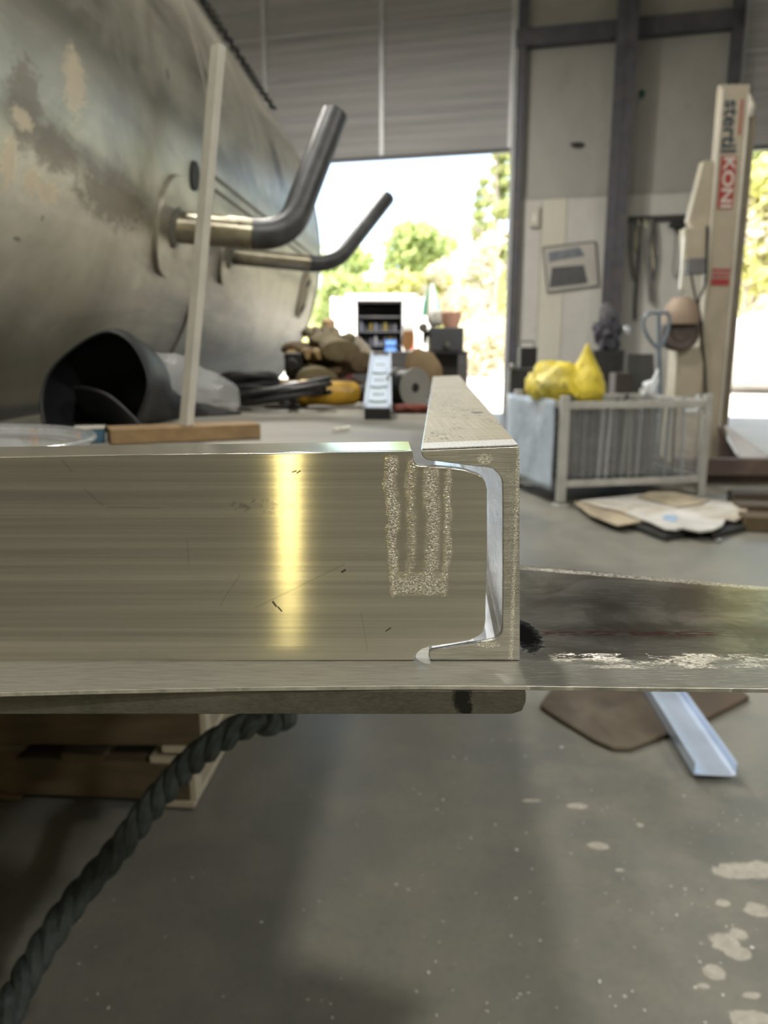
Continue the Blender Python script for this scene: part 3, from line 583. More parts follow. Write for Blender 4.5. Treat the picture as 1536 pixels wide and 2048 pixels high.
# long raised lines standing in for the pipes' reflections on the shell
for (a0, a1, off) in (((425, 350), (660, 500), 0), ((430, 380), (640, 520), 1)):
    q0, q1 = thit(*a0), thit(*a1); ang = math.asin(max(-1, min(1, (q0.z - AC.z) / TR)))
    y0, y1 = (q0 - AC).dot(AX), 4.7
    b = MB(); b.tube([tpt(y0 + (y1 - y0) * i / 8, ang, TR + 0.002) for i in range(9)], 0.005, 6); build('seam_or_reflection', b, m_weld, tk, smooth=True)
q = thit(606, 590); nq = arcframe(q)
fr_ = Matrix.Translation(q) @ nq.to_track_quat('Z', 'Y').to_matrix().to_4x4()
m_tan = M('tan_patch', (0.50, 0.42, 0.28), 0.7, 0, 0.2, 20)
b = MB(); b.lathe([(0.13, 0.0), (0.13, 0.006)], fr_, seg=40); pl_ = build('tan_disc', b, m_tan, tk, bevel=0.002, label='tan round patch')  # flat tan disc on the shell, carrying two dark bars
for (dx, dy, a) in ((0.06, 0.07, 0.3), (0.05, -0.07, 0.4)):
    b = MB(); b.box((dx, dy, 0.008), (0.09, 0.03, 0.006), rotz(a), mtx=fr_); build('slot', b, m_hole, pl_, bevel=0.002)
for yy in (0.4, 4.2):
    b = MB(); c = AC + AX * yy; b.box((c.x, c.y, 0.26), (1.5, 0.16, 0.52)); build('cradle', b, M('timber_cribbing', (0.18, 0.13, 0.08), 0.8, 0, 0.3, 8), tk, bevel=0.006)
# chain over the tank, along its visible crown
m_chain = M('black_chain', (0.035, 0.035, 0.035), 0.5, 0.6, 0.3, 40)
b = MB(); up_a = R(36.2)
N = 84
for i in range(N):
    yy = 1.3 + i * 0.0405; ang = up_a + 0.015 * math.sin(i * 0.35); c = tpt(yy, ang, TR + 0.026); nn = arcframe(c); sd = AX.cross(nn).normalized()
    a2 = sd if i % 2 == 0 else nn
    if i % 2: a2 = (nn * 0.55 + sd * 0.83).normalized()
    b.tube([c + AX * (0.029 * math.cos(2 * math.pi * k / 12)) + a2 * (0.019 * math.sin(2 * math.pi * k / 12)) for k in range(12)], 0.0075, 6, closed=True)
build('chain', b, m_chain, None, smooth=True, label='black steel chain lying along the top of the big tank', cat='chain')
# ================================================================== things on the table
m_wood = M('weathered_board', (0.30, 0.20, 0.10), 0.75, 0, 0.35, 7, 0.3, 0.002, dirt=(0.16, 0.11, 0.06), stretch=(1, 8, 6))
A0, A1 = P(222, 891, z=ZT), P(522, 877, z=ZT); ax = (A1 - A0).normalized(); L = (A1 - A0).length
mt = Matrix.Translation(A0) @ Matrix(((ax.x, -ax.y, 0), (ax.y, ax.x, 0), (0, 0, 1))).to_4x4()
b = MB(); b.box((L / 2, 0.035, 0.0125), (L, 0.07, 0.024), mtx=mt); build('wooden_board', b, m_wood, None, bevel=0.0015, label='short brown wooden board lying flat on the table under the leaning bar', cat='board')
# leaning aluminium angle bar standing on the board
m_barw = M('pale_aluminium_bar', (0.70, 0.69, 0.64), 0.40, 0.2, 0.15, 12, 0.1)
zb0 = ZT + 0.0248
f0 = P(373, 862, z=zb0); f0 = P(373, 862, d=1.262); f0.z = zb0; tp = P(437, 92, d=1.31)
def abar(mb, p0, p1, wd, th, side, fwd):
    d = (p1 - p0)
    for (a, c, e, g) in ((0, wd, 0, th), (wd - th, wd, 0.0003, wd)):
        pts = []
        for q in (p0, p1):
            for (i, j) in ((a, e), (c, e), (c, g), (a, g)): pts.append(q + side * (i - wd / 2) + fwd * j)
        mb.hexa(pts[:4] + pts[4:])
    return mb
a_ = Vector((-.84, .54, 0)); c_2 = Vector((.54, .84, 0)); wa, wb, th_ = .0185, .0150, .003
sec = [Vector((0, 0, 0)), a_ * wa, a_ * wa + c_2 * th_, a_ * th_ + c_2 * th_, a_ * th_ + c_2 * wb, c_2 * wb]
off_ = -(a_ * wa + c_2 * wb) * .5
b = MB(); b.prism([f0 + off_ + q for q in sec], tp - f0)
build('angle_bar', b, m_barw, None, bevel=0.0006, label='tall thin pale angle bar standing upright on the board, in front of the tank', cat='bar')
# black rubber sheet, bent over into a hood
m_rub = M('black_rubber', (0.018, 0.020, 0.023), 0.46, 0, 0.3, 10, 0.15, 0.003)
m_clear = bpy.data.materials.new('clear_film'); m_clear.use_nodes = True; c_ = NT(m_clear); c_.b.inputs['Base Color'].default_value = (0.8, 0.83, 0.86, 1); c_.b.inputs['Roughness'].default_value = 0.12; c_.b.inputs['Alpha'].default_value = 0.30; c_.b.inputs['Specular IOR Level'].default_value = 0.8
c_.bump(c_.noise(c_.coord((1, 1, 1)), 14, 4, 0.6, 1.0), 0.6, 0.02)
outl = [(118, 790), (140, 738), (165, 706), (196, 676), (230, 663), (258, 664), (278, 690), (296, 735), (322, 775), (352, 800), (400, 818), (440, 826)]
def sheet(mb, line, d0, d1, drop=None, nsub=4):
    rows = []
    for (a, dd) in ((0, d0), (1, d1)):
        rows.append([P(x, y, d=dd) for x, y in line])
    return rows
def cr(ps, n=5):
    out = []
    for i in range(len(ps) - 1):
        p0, p1, p2, p3 = ps[max(i - 1, 0)], ps[i], ps[i + 1], ps[min(i + 2, len(ps) - 1)]
        for k in range(n):
            t = k / n; out.append(0.5 * ((2 * p1) + (p2 - p0) * t + (2 * p0 - 5 * p1 + 4 * p2 - p3) * t * t + (3 * p1 - p0 - 3 * p2 + p3) * t ** 3))
    return out + [ps[-1]]
b = MB(); ctl = [(205, 783, 1.47, .112, .106), (228, 776, 1.53, .100, .112), (258, 788, 1.60, .082, .098), (296, 812, 1.66, .062, .060), (350, 832, 1.70, .050, .036), (410, 838, 1.74, .042, .027), (452, 838, 1.77, .034, .020)]
cs_ = cr([P(x, y, d=d) for x, y, d, a, c in ctl], 6); rs_ = cr([Vector((a, c, 0)) for x, y, d, a, c in ctl], 6); n_ = len(cs_); seg_ = 48; rings = []
for i in range(n_):
    f = i / (n_ - 1); ang = R(58) * (1 - f) + R(10) * f     # the mouth looks towards the viewer and left
    sd = Vector((math.cos(R(-18) + f * .9), math.sin(R(-18) + f * .9), 0)); upv = Vector((0, 0, 1)); rr_ = []
    for k in range(seg_):
        a = 2 * math.pi * k / seg_; q = cs_[i] + sd * (rs_[i].x * math.cos(a)) + upv * (rs_[i].y * math.sin(a))
        if i < 8: q += Vector((-.02, -.055, 0)) * ((8 - i) / 8) * (0.5 - 0.7 * math.sin(a))       # lower lip pulled forward
        q += Vector((mnoise.noise(q * 9), mnoise.noise(q * 9 + Vector((4, 0, 0))), mnoise.noise(q * 9 + Vector((0, 7, 0))))) * .014
        q.z = max(q.z, ZT + .004 + .002 * math.sin(a * 3)); rr_.append(b.bm.verts.new(q))
    rings.append(rr_)
for p_, q_ in zip(rings, rings[1:]):
    for k in range(seg_): b.bm.faces.new((p_[k], p_[(k + 1) % seg_], q_[(k + 1) % seg_], q_[k]))
slv = build('rubber_sleeve', b, m_rub, None, smooth=True, solid=.004, keepnormals=True, label='large black rubber sleeve with an open mouth slumped beside the tank', cat='rubber sleeve')
b = MB(); ed = cr([P(x, y, d=d) for x, y, d in ((146, 775, 1.47), (175, 776, 1.43), (215, 790, 1.40), (255, 822, 1.37), (292, 862, 1.34))], 6); rows = []
for i, q in enumerate(ed):
    f = i / (len(ed) - 1); rows.append([b.bm.verts.new(q + Vector((.0 - .012 * j, .035 * j * (1 - f * .6) , -.004 * j * j * (1 + f)))) for j in range(5)])
for p_, q_ in zip(rows, rows[1:]):
    for j in range(4): b.bm.faces.new((p_[j], q_[j], q_[j + 1], p_[j + 1]))
for v in b.bm.verts: v.co.z = max(v.co.z, ZT + .004)
build('inner_fold', b, m_rub, slv, smooth=True, solid=.004, keepnormals=True)
# clear bag running right from the hood, crinkled end
b = MB(); axis = [P(300, 790, d=1.80), P(350, 772, d=1.81), P(400, 783, d=1.82), P(440, 793, d=1.82), P(462, 795, d=1.82), P(474, 792, d=1.82)]; rad = [0.065, 0.062, 0.048, 0.038, 0.026, 0.010]
axis = cr(axis, 5); rad = [rad[min(int(i / 5), 5)] * (1 - (i / 5) % 1) + rad[min(int(i / 5) + 1, 5)] * ((i / 5) % 1) for i in range(len(axis))]
for i in range(len(axis)): axis[i].z = ZT + rad[i] * 1.12 + 0.004
b.tube(axis, rad, 36)
for v in b.bm.verts: v.co += Vector((mnoise.noise(v.co * 22), mnoise.noise(v.co * 22 + Vector((5, 0, 0))), mnoise.noise(v.co * 22 + Vector((0, 9, 0))) * 0.6)) * 0.009
for v in b.bm.verts: v.co.z = max(v.co.z, ZT + 0.002)
build('plastic_bag', b, m_clear, None, smooth=True, label='clear plastic bag with a crinkled shiny end, right of the black rubber', cat='bag')
# round clear tub at the left edge
cc_ = P(-40, 905, z=ZT); cy = cc_.y
b = MB(); rt = 0.17; hh = 0.053; ctr = Vector((-.475, .78, ZT + 0.001))
b.lathe([(rt * .84, 0), (rt * .86, .001), (rt * .99, hh), (rt * 1.0, hh), (rt * .975, hh - .002), (rt * .84, .003)], Matrix.Translation(ctr), seg=64, cap=True)
tubo = build('plastic_tub', b, m_clear, None, smooth=True, label='round clear plastic tub at the left edge behind the long channel', cat='tub')
b = MB(); b.tube([ctr + Vector((rt * math.cos(2 * math.pi * k / 64), rt * math.sin(2 * math.pi * k / 64), hh)) for k in range(64)], 0.0028, 8, closed=True); tubo2 = b
m_rimc = M('frosted_rim', (0.45, 0.48, 0.5), 0.12, 0, 0.1, 10, alpha=.55)
rim = build('rim', b, m_rimc, tubo, smooth=True)
b = MB(); b.tube([ctr + Vector((rt * .93 * math.cos(2 * math.pi * k / 64), rt * .93 * math.sin(2 * math.pi * k / 64), hh * .85)) for k in range(64)], 0.0018, 8, closed=True); build('inner_lip', b, m_rimc, tubo, smooth=True)
m_org = M('orange_tape', (0.60, 0.30, 0.10), 0.6, 0, 0.2)
for a in (1.30, 0.83):
    b = MB(); c = ctr + Vector((rt * math.cos(a) * 1.0, rt * math.sin(a) * 1.0, hh / 2)); b.box(c, (0.010, 0.003, hh * 0.9), rotz(a + math.pi / 2)); build('tape_strip', b, m_org, tubo)
# blue box
m_blue = M('blue_card', (0.05, 0.13, 0.20), 0.6, 0, 0.15); 
c = P(185, 880, z=ZT); rot = rotz(R(18)); bx = empty('cardboard_box', (c.x, 1.25, ZT), 'small blue box peeking out left of the wooden board', 'box')
b = MB(); b.box((P(180, 870, d=1.25).x, 1.25, ZT + 0.0115), (0.045, 0.055, 0.022), rot); build('box_body', b, m_blue, bx, bevel=0.001)
b = MB(); b.box((P(180, 870, d=1.25).x, 1.25, ZT + 0.0232), (0.047, 0.057, 0.001), rot); build('lid_edge', b, M('pale_card_edge', (0.5, 0.48, 0.42), 0.7), bx)
# foil curls
m_foil = M('bright_foil', (0.92, 0.91, 0.82), 0.25, 0.2, 0.1, 40, 0.6, 0.001)
for i, (px, py, r) in enumerate(((672, 862, .006), (684, 860, .0065), (694, 858, .0055))):
    c = P(px, py + 3, z=ZT); b = MB(); b.tube([c + Vector((r * math.cos(k * .55), r * 1.1 * math.sin(k * .55), 0.0035 + k * 0.0004)) for k in range(12)], 0.0021, 6)
    build('metal_curl', b, m_foil, None, smooth=True, group='bright metal curls on the table', label='bright curled metal chip, %s of three behind the gap between the channels' % ('leftmost', 'middle', 'rightmost')[i], cat='metal chip')
# hoses / cable coils
m_hose = M('black_hose', (0.018, 0.018, 0.02), 0.5, 0, 0.3, 30, 0.2, 0.001)
def coil(c, r, turns, tr, wob, seed, tilt=0.3):
    rnd = random.Random(seed); pts = []
    for i in range(int(turns * 26)):
        a = i / 26 * 2 * math.pi; q = r * (1 + 0.13 * math.sin(a * 1.37 + seed) + 0.05 * math.sin(a * .41))
        pts.append(Vector((c[0] + q * math.cos(a) * 1.2, c[1] + q * math.sin(a) * .8, c[2] + tr + 0.003 + wob * (i / (turns * 26)) + tilt * q * (0.5 + 0.5 * math.sin(a + seed)))))
    return pts
c = P(500, 815, z=ZT); b = MB(); b.tube(coil((c.x - .0, 2.03, ZT), .055, 4.3, .011, .05, 3, 0.55), .011, 10); build('air_hose', b, m_hose, None, smooth=True, label='thick black hose coiled beside the end of the clear bag', cat='hose')
c = P(575, 815, z=ZT); b = MB(); b.tube(coil((c.x, 1.93, ZT), .085, 5.2, .0065, .035, 8, 0.35), .0065, 8); build('power_cable', b, m_hose, None, smooth=True, label='tangled black power cable under the yellow tools', cat='cable')
m_yel = M('yellow_tool_plastic', (0.62, 0.36, 0.03), 0.42, 0, 0.25, 12, 0.1, dirt=(0.22, 0.14, 0.04)); m_gr = M('tool_black', (0.02, 0.02, 0.022), 0.5, 0, 0.2)
m_alu2 = M('gearcase_grey', (0.25, 0.25, 0.25), 0.4, 0.6, 0.2)
def grinder(loc, ang, lab):
    e = empty('angle_grinder', loc, lab, 'grinder', 'yellow and black angle grinders on the table'); Mx = Matrix.Translation(Vector(loc)) @ Matrix.Rotation(ang, 4, 'Z')
    def T(ps): return [Mx @ Vector(p) for p in ps]
    b = MB(); b.tube(T([(-.075, 0, .034), (-.06, 0, .034), (-.02, 0, .034), (.03, 0, .036), (.075, 0, .037), (.085, 0, .037)]), [.020, .030, .032, .031, .034, .028], 20); build('motor_body', b, m_yel, e, smooth=True)
    b = MB(); b.tube(T([(-.075, 0, .034), (-.13, 0, .035), (-.19, 0, .034), (-.205, 0, .034)]), [.023, .021, .025, .016], 18); build('rear_handle', b, m_gr, e, smooth=True)
    b = MB(); b.tube(T([(.085, 0, .037), (.12, 0, .04), (.14, 0, .04)]), [.030, .026, .012], 18); b.tube(T([(.115, 0, .055), (.115, 0, .004)]), [.02, .018], 16); build('gear_head', b, m_alu2, e, smooth=True)
    b = MB(); b.lathe([(.056, 0.0), (.056, .003), (.02, .006), (.01, .006)], Mx @ Matrix.Translation((.115, 0, 0.0015)), seg=32); build('grinding_disc', b, m_gr, e, smooth=True)
    b = MB(); b.tube(T([(.105, .02, .045), (.105, .06, .05), (.105, .11, .052)]), [.008, .014, .012], 12); build('side_handle', b, m_gr, e, smooth=True)
    b = MB(); b.box((-.02, -.0335, .036), (.07, .002, .02), mtx=Mx); build('nameplate', b, m_gr, e); return e
c = P(650, 818, z=ZT); grinder((c.x + 0.01, 2.02, ZT + .0005), R(188), 'yellow and black grinder lying in front, just left of the white grooved strip')
c = P(552, 800, z=ZT); grinder((c.x - .01, 2.22, ZT + 0.0005), R(165), 'yellow and black grinder half buried in black cable, behind the front grinder')
# pile of brown leather gloves
m_lea = [M('brown_leather', (0.17, 0.12, 0.07), 0.8, 0, 0.4, 14, 0.4, 0.004), M('olive_leather', (0.20, 0.165, 0.09), 0.8, 0, 0.4, 14, 0.4, 0.004), M('tan_leather', (0.34, 0.24, 0.11), 0.8, 0, 0.4, 14, 0.4, 0.004)]
def glove(loc, ang, tilt, m, lab, s=1.0):
    e = empty('work_glove', loc, lab, 'glove', 'leather gloves heaped on the table'); Mx = Matrix.Translation(Vector(loc)) @ Matrix.Rotation(ang, 4, 'Z') @ Matrix.Rotation(tilt, 4, 'X') @ Matrix.Scale(s, 4)
    b = MB(); b.ball((0, 0, 0.02), .05, (0.95, 1.05, .42), 3, .25, 1.5)
    for i, (x, l) in enumerate(((-.033, .06), (-.011, .075), (.011, .07), (.033, .055))):
        b.tube([(x, .03, .022), (x * 1.15, .03 + l * .6, .028), (x * 1.2, .03 + l, .016 + .004 * i), (x * 1.2, .036 + l, .012)], [.012, .0125, .010, .004], 10)
    b.tube([(.035, -.01, .022), (.065, .012, .022), (.078, .04, .018), (.08, .046, .016)], [.015, .014, .011, .004], 10)
    for v in b.bm.verts: v.co = Mx @ v.co
    build('hand', b, m, e, smooth=True)
    b = MB(); b.tube([(0, -.03, .022), (0, -.07, .024), (0, -.125, .026), (0, -.126, .026)], [.034, .042, .05, .042], 18)
    for v in b.bm.verts: v.co = Mx @ Vector((v.co.x, v.co.y, .022 + (v.co.z - .022) * .5))
    build('cuff', b, m, e, smooth=True); return e
gl = [(640, 790, 2.45, .0, 40, 0, 0, 'olive leather glove at the bottom right of the glove heap'), (600, 785, 2.40, .0, -60, 0, 2, 'tan leather glove at the bottom left of the heap'), (625, 760, 2.5, .052, 10, 8, 1, 'olive glove in the middle of the glove heap'), (672, 765, 2.52, .055, 100, -6, 0, 'brown glove lying on the right side of the heap'), (640, 735, 2.55, .105, 60, 10, 0, 'brown glove near the top of the heap'), (628, 740, 2.56, .10, 200, 0, 2, 'tan glove folded on the upper left of the heap'), (655, 712, 2.58, .15, 20, 14, 1, 'topmost olive glove of the heap, below the purple can')]
for (px, py, d, h, a, ti, mi, lab) in gl:
    c = P(px, py, d=d); glove((c.x, d, ZT + h + 0.002), R(a), R(ti), m_lea[mi], lab, 1.25)
c = P(592, 738, d=2.5); b = MB(); b.box((c.x, 2.47, ZT + .10), (.055, .09, .075)); b.box((c.x, 2.47, ZT + .035), (.045, .05, .07)); b.tube([(c.x, 2.43, ZT + .10), (c.x, 2.40, ZT + .10)], .02, 16); build('battery_charger', b, m_gr, None, bevel=.008, label='black blocky tool body at the left of the glove heap', cat='tool')
c = P(492, 752, d=2.35); b = MB(); b.lathe([(.055, 0), (.050, .01), (.018, .075), (.004, .082)], Matrix.Translation((c.x, 2.36, ZT + .001)), seg=24)
for v in b.bm.verts: v.co.x += 0.012 * mnoise.noise(v.co * 30)
build('canvas_pouch', b, m_lea[0], None, smooth=True, label='small brown pointed cone standing behind the black hose coil', cat='cone')
# white grooved strip with green marks, propped up at its far end
m_ice = M('pale_blue_plastic', (0.72, 0.82, 0.97), 0.3, 0, 0.08, 8, 0.02); m_grn = M('dark_green_ink', (0.02, 0.13, 0.07), 0.5, 0, .1)
e0, e1 = P(755, 832, d=1.66), P(762, 712, d=2.42); e0.z = ZT + 0.020
d_ = (e1 - e0); Ls = d_.length; d_.normalize(); sx = Vector((1, 0, 0)); sx = (sx - d_ * sx.dot(d_)).normalized(); nz = sx.cross(d_).normalized()
Ms = Matrix(((sx.x, d_.x, nz.x, e0.x), (sx.y, d_.y, nz.y, e0.y), (sx.z, d_.z, nz.z, e0.z), (0, 0, 0, 1)))
st_ = empty('grooved_strip', e0, 'pale blue grooved strip with green marks, propped up and running towards the van', 'plastic strip')
b = MB(); b.box((0, Ls / 2, 0), (.052, Ls, .005), mtx=Ms); build('web', b, m_ice, st_, bevel=.0006)
for s in (-1, 1):
    b = MB(); b.box((s * .0275, Ls / 2, .004), (.006, Ls, .017), mtx=Ms); build('edge_rail', b, m_ice, st_, bevel=.001)
for k, fy in enumerate((.10, .21, .33, .46, .60, .80)):
    b = MB(); yy = fy * Ls * 0.96
    if k % 2 == 0: b.tube([Ms @ Vector((-.019 + .038 * i / 8, yy - .009 * math.sin(math.pi * i / 8), .0032)) for i in range(9)], [.0028] * 9, 6)
    else:
        for i in range(3): b.box((-.009 + i * .009, yy, .0032), (.006, .016, .001), mtx=Ms)
    build('printed_mark', b, m_grn, st_)
b = MB(); b.box((0.0, -0.004, -.010), (.056, .014, .030), mtx=Ms); build('end_block', b, m_gr, st_, bevel=.002, label='black end block')
b = MB(); b.box((e1.x, e1.y - .05, (ZT + e1.z - .02) / 2), (.05, .05, e1.z - .02 - ZT)); build('steel_block', b, m_dk, None, bevel=.003, label='dark upright block holding up the far end of the grooved strip', cat='block')
# wire spool lying on its side + brown box behind + red rag
sp_ = empty('wire_spool', P(815, 812, z=ZT), 'grey wire spool standing on its rim to the right of the grooved strip', 'spool'); cy_ = 2.02
ctr = P(829, 770, d=1.98); ctr.z = ZT + .0515; ax_ = Vector((.62, -.78, 0)).normalized()
m_spool = M('grey_spool_flange', (0.26, 0.26, 0.25), 0.5, 0.1, 0.15, 10)
fm = frame_to(ax_, ctr)
b = MB(); b.lathe([(.012, .0), (.0505, 0), (.0505, .004), (.012, .004)], fm, seg=44, cap=False); build('flange', b, m_spool, sp_, bevel=.0006)
b = MB(); b.lathe([(.012, -.058), (.0505, -.058), (.0505, -.054), (.012, -.054)], fm, seg=44, cap=False); build('flange', b, m_spool, sp_, bevel=.0006)
b = MB(); b.lathe([(.014, -.054), (.044, -.0539), (.044, -.0001), (.014, 0)], fm, seg=40, cap=False); build('wire_winding', b, M('dark_wire', (.03, .032, .036), .45, .4, .3, 60), sp_, smooth=True)
b = MB(); b.lathe([(.0135, -.057), (.0135, .0035)], fm, seg=30); build('hub', b, m_hole, sp_, smooth=True)
m_card = M('brown_card', (0.24, 0.17, 0.09), .75, 0, .25, 8)
b = MB(); b.ball((P(845, 745, d=2.24).x, 2.24, ZT + .075), .07, (.85, .8, 1.05), 3, .22, 1.6); build('leather_pouch', b, m_card, None, smooth=True, label='brown leather pouch bulging up behind the wire spool', cat='pouch')
c = P(812, 826, z=ZT); b = MB(); b.ball((c.x + .012, 1.83, ZT + .011), .036, (1.45, .8, .30), 3, .35, 2.0); build('red_rag', b, M('red_cloth', (0.17, 0.045, 0.03), .85, 0, .35, 14, .4), None, smooth=True, label='crumpled red rag in front of the wire spool', cat='rag')
# black machine on a post at the far end
ve = P(890, 755, d=2.72); vt = empty('bench_machine', (ve.x, 2.72, ZT), 'dark box-shaped machine on a square post just beyond the end-on channel', 'machine')
xa, xb = P(868, 730, d=2.72).x, P(914, 730, d=2.72).x
b = MB(); b.box(((xa + xb) / 2, 2.72, (ZT + P(890, 703, d=2.72).z) / 2), (xb - xa, .08, P(890, 703, d=2.72).z - ZT)); build('post', b, M('brown_black_post', (.035, .032, .03), .6, .2, .2), vt, bevel=.002)
za, zb = P(890, 704, d=2.7).z, P(890, 657, d=2.7).z; x0, x1 = P(858, 680, d=2.7).x, P(924, 680, d=2.7).x
b = MB(); b.box(((x0 + x1) / 2, 2.72, (za + zb) / 2 + .002), (x1 - x0, .16, zb - za)); build('housing', b, M('slate_housing', (.13, .14, .165), .4, .2, .2), vt, bevel=.004)
b = MB(); b.box(((x0 + x1) / 2, 2.72, za - .003), (x1 - x0 + .02, .19, .008)); build('base_plate', b, m_gr, vt, bevel=.001)
for (px, py, r) in ((895, 690, .012), (846, 655, .016)):
    q = P(px, py, d=2.63); b = MB(); b.tube([q, q + Vector((0, -.015, 0))], [r, r * .7], 18); build('knob', b, m_alu2, vt, smooth=True)
q = P(850, 668, d=2.70); b = MB(); b.tube([q + Vector((.03 * 0, .03 * math.cos(k / 20 * 2 * math.pi), .03 * math.sin(k / 20 * 2 * math.pi))) for k in range(20)], .006, 8, closed=True); b.tube([q, q + Vector((.02, 0, 0))], .010, 12); build('hand_wheel', b, m_gr, vt, smooth=True)
cu = P(903, 650, d=2.68); b = MB(); b.lathe([(.024, 0), (.030, .02), (.036, .048), (.033, .052)], Matrix.Translation((cu.x, 2.70, zb + .003)), seg=26); build('plastic_cup', b, M('orange_pink_plastic', (.95, .55, .42), .5, 0, .1), None, smooth=True, label='orange cup with a white rim on top of the dark machine', cat='cup')
cu = P(872, 640, d=2.68); b = MB(); b.ball((cu.x, 2.70, zb + .034), .03, (.95, .8, 1.05), 3, .3, 1.6); build('paper_wad', b, M('white_paper', (.85, .85, .8), .8, 0, .05), None, smooth=True, label='crumpled white paper beside the orange cup', cat='paper')
# grey cabinet just past the table, with clutter
m_cab = M('grey_cabinet_paint', (.20, .20, .21), .5, .2, .2, 5)
x0, x1 = P(700, 740, d=3.35).x, P(936, 740, d=3.35).x; zc = P(800, 702, d=3.35).z
cb = empty('tool_cabinet', ((x0 + x1) / 2, 3.5, 0), 'grey steel tool cabinet beyond the far end of the table', 'cabinet')
b = MB(); b.box(((x0 + x1) / 2, 3.57, zc / 2), (x1 - x0, .44, zc - .002)); build('cabinet_body', b, m_cab, cb, bevel=.006)
for k in range(4):
    b = MB(); b.box(((x0 + x1) / 2, 3.343, .12 + k * .24), (x1 - x0 - .04, .012, .22)); dr = build('drawer', b, m_cab, cb, bevel=.003)
    b = MB(); b.tube([((x0 + x1) / 2 - .1, 3.325, .20 + k * .24), ((x0 + x1) / 2 + .1, 3.325, .20 + k * .24)], .006, 8); build('handle', b, m_alu2, dr, smooth=True)
zc += .0005
def onc(px): return P(px, 690, d=3.42).x
c = onc(818); b = MB(); hb_ = P(818, 668, d=3.42).z
b = MB(); br = empty('wire_brush', (c, 3.42, zc), 'orange wooden brush standing with pale bristles up, right of the van', 'brush')
b.prism([(c - .02, 3.41, zc), (c + .008, 3.41, zc), (c + .024, 3.41, zc + .05), (c + .02, 3.41, zc + .085), (c - .026, 3.41, zc + .085), (c - .03, 3.41, zc + .03)], (0, .022, 0)); build('wooden_block', b, M('orange_wood', (.70, .38, .16), .6, 0, .2), br, bevel=.003)
b = MB()
for k in range(9): b.tube([(c - .024 + k * .0055, 3.42, zc + .084), (c - .026 + k * .006, 3.42, zc + .105 + .002 * (k % 2))], .0022, 5)
build('bristles', b, M('pale_bristle', (.8, .76, .66), .6), br)
b = MB(); c = onc(742); b.prism([(c - .075, 3.36, zc - .10), (c + .015, 3.36, zc - .125), (c + .045, 3.36, zc - .01), (c - .01, 3.36, zc + .05), (c - .06, 3.36, zc + .08), (c - .085, 3.36, zc + .07)], (0, -.02, 0))
for v in b.bm.verts: v.co.x -= .03
build('cream_sleeve', b, M('cream_fabric', (.72, .66, .54), .8, 0, .15, 10, .3), None, bevel=.006, label='cream cloth draped over the cabinet edge below the van', cat='cloth')
# purple / red can and tray beyond the heap
c = P(672, 690, d=3.1); pc = empty('paint_can', (c.x, 3.0, ZT), 'dark red can with a violet-blue lid standing beyond the glove heap', 'can')
b = MB(); hz = P(672, 682, d=2.85).z; b.lathe([(.062, 0), (.062, hz - ZT - .012), (.058, hz - ZT - .011)], Matrix.Translation((P(672, 690, d=2.85).x, 2.85, ZT + .001)), seg=32); build('can_body', b, M('dark_red_paint', (.20, .03, .06), .45, 0, .2), pc, smooth=True)
b = MB(); b.lathe([(.066, 0), (.068, .004), (.068, .020), (.062, .024)], Matrix.Translation((P(672, 690, d=2.85).x, 2.85, hz - .011)), seg=32); build('lid', b, M('violet_blue_lid', (.22, .30, .80), .45, 0, .1), pc, smooth=True)
cx = P(658, 690, d=2.85).x; b = MB(); b.lathe([(.020, 0), (.024, .02), (.024, .055), (.012, .066)], Matrix.Translation((cx, 2.85, hz + .014)), seg=20); build('spray_cap', b, M('pale_orange_plastic', (.9, .62, .35), .5), None, smooth=True, label='small pale orange bottle on the violet-blue lid', cat='bottle')
# ================================================================== on the floor, near
m_mat = M('brown_floor_mat', (0.085, 0.062, 0.040), .6, 0, .35, 6, .3, .004, dirt=(0.12, .10, .07))
ol = [(1088, 1395), (1080, 1410), (1118, 1435), (1190, 1478), (1225, 1493), (1262, 1494), (1330, 1468), (1420, 1432), (1500, 1392), (1420, 1330), (1250, 1318), (1130, 1340)]
b = MB(); b.prism([P(x, y, z=0.016) for x, y in ol], (0, 0, -.015)); o = build('floor_mat', b, m_mat, None, bevel=.005, label='brown flat floor mat lying under the table edge, a silver channel across it', cat='mat')
m_galv = M('galvanised_channel', (.62, .72, .88), .36, .55, .12, 6, .1, .002)
zc_ = .0175
e0, e1 = P(1430, 1552, z=zc_), P(1262, 1292, z=zc_)
d_ = (e1 - e0); Lc = d_.length; d_.normalize(); sx = Vector((d_.y, -d_.x, 0)); Mc = Matrix(((sx.x, d_.x, 0, e0.x), (sx.y, d_.y, 0, e0.y), (0, 0, 1, zc_), (0, 0, 0, 1)))
wd = .050; hgt = .034
b = MB(); pp = [(-wd, 0), (wd, 0), (wd, hgt), (wd - .003, hgt), (wd - .003, .007), (wd - .012, .003), (-wd + .012, .003), (-wd + .003, .007), (-wd + .003, hgt), (-wd, hgt)]
b.prism([Mc @ Vector((x, 0, z)) for x, z in pp], d_ * Lc); build('metal_channel', b, m_galv, None, bevel=.0008, label='silver-blue open channel lying on the floor across the brown mat', cat='metal channel')
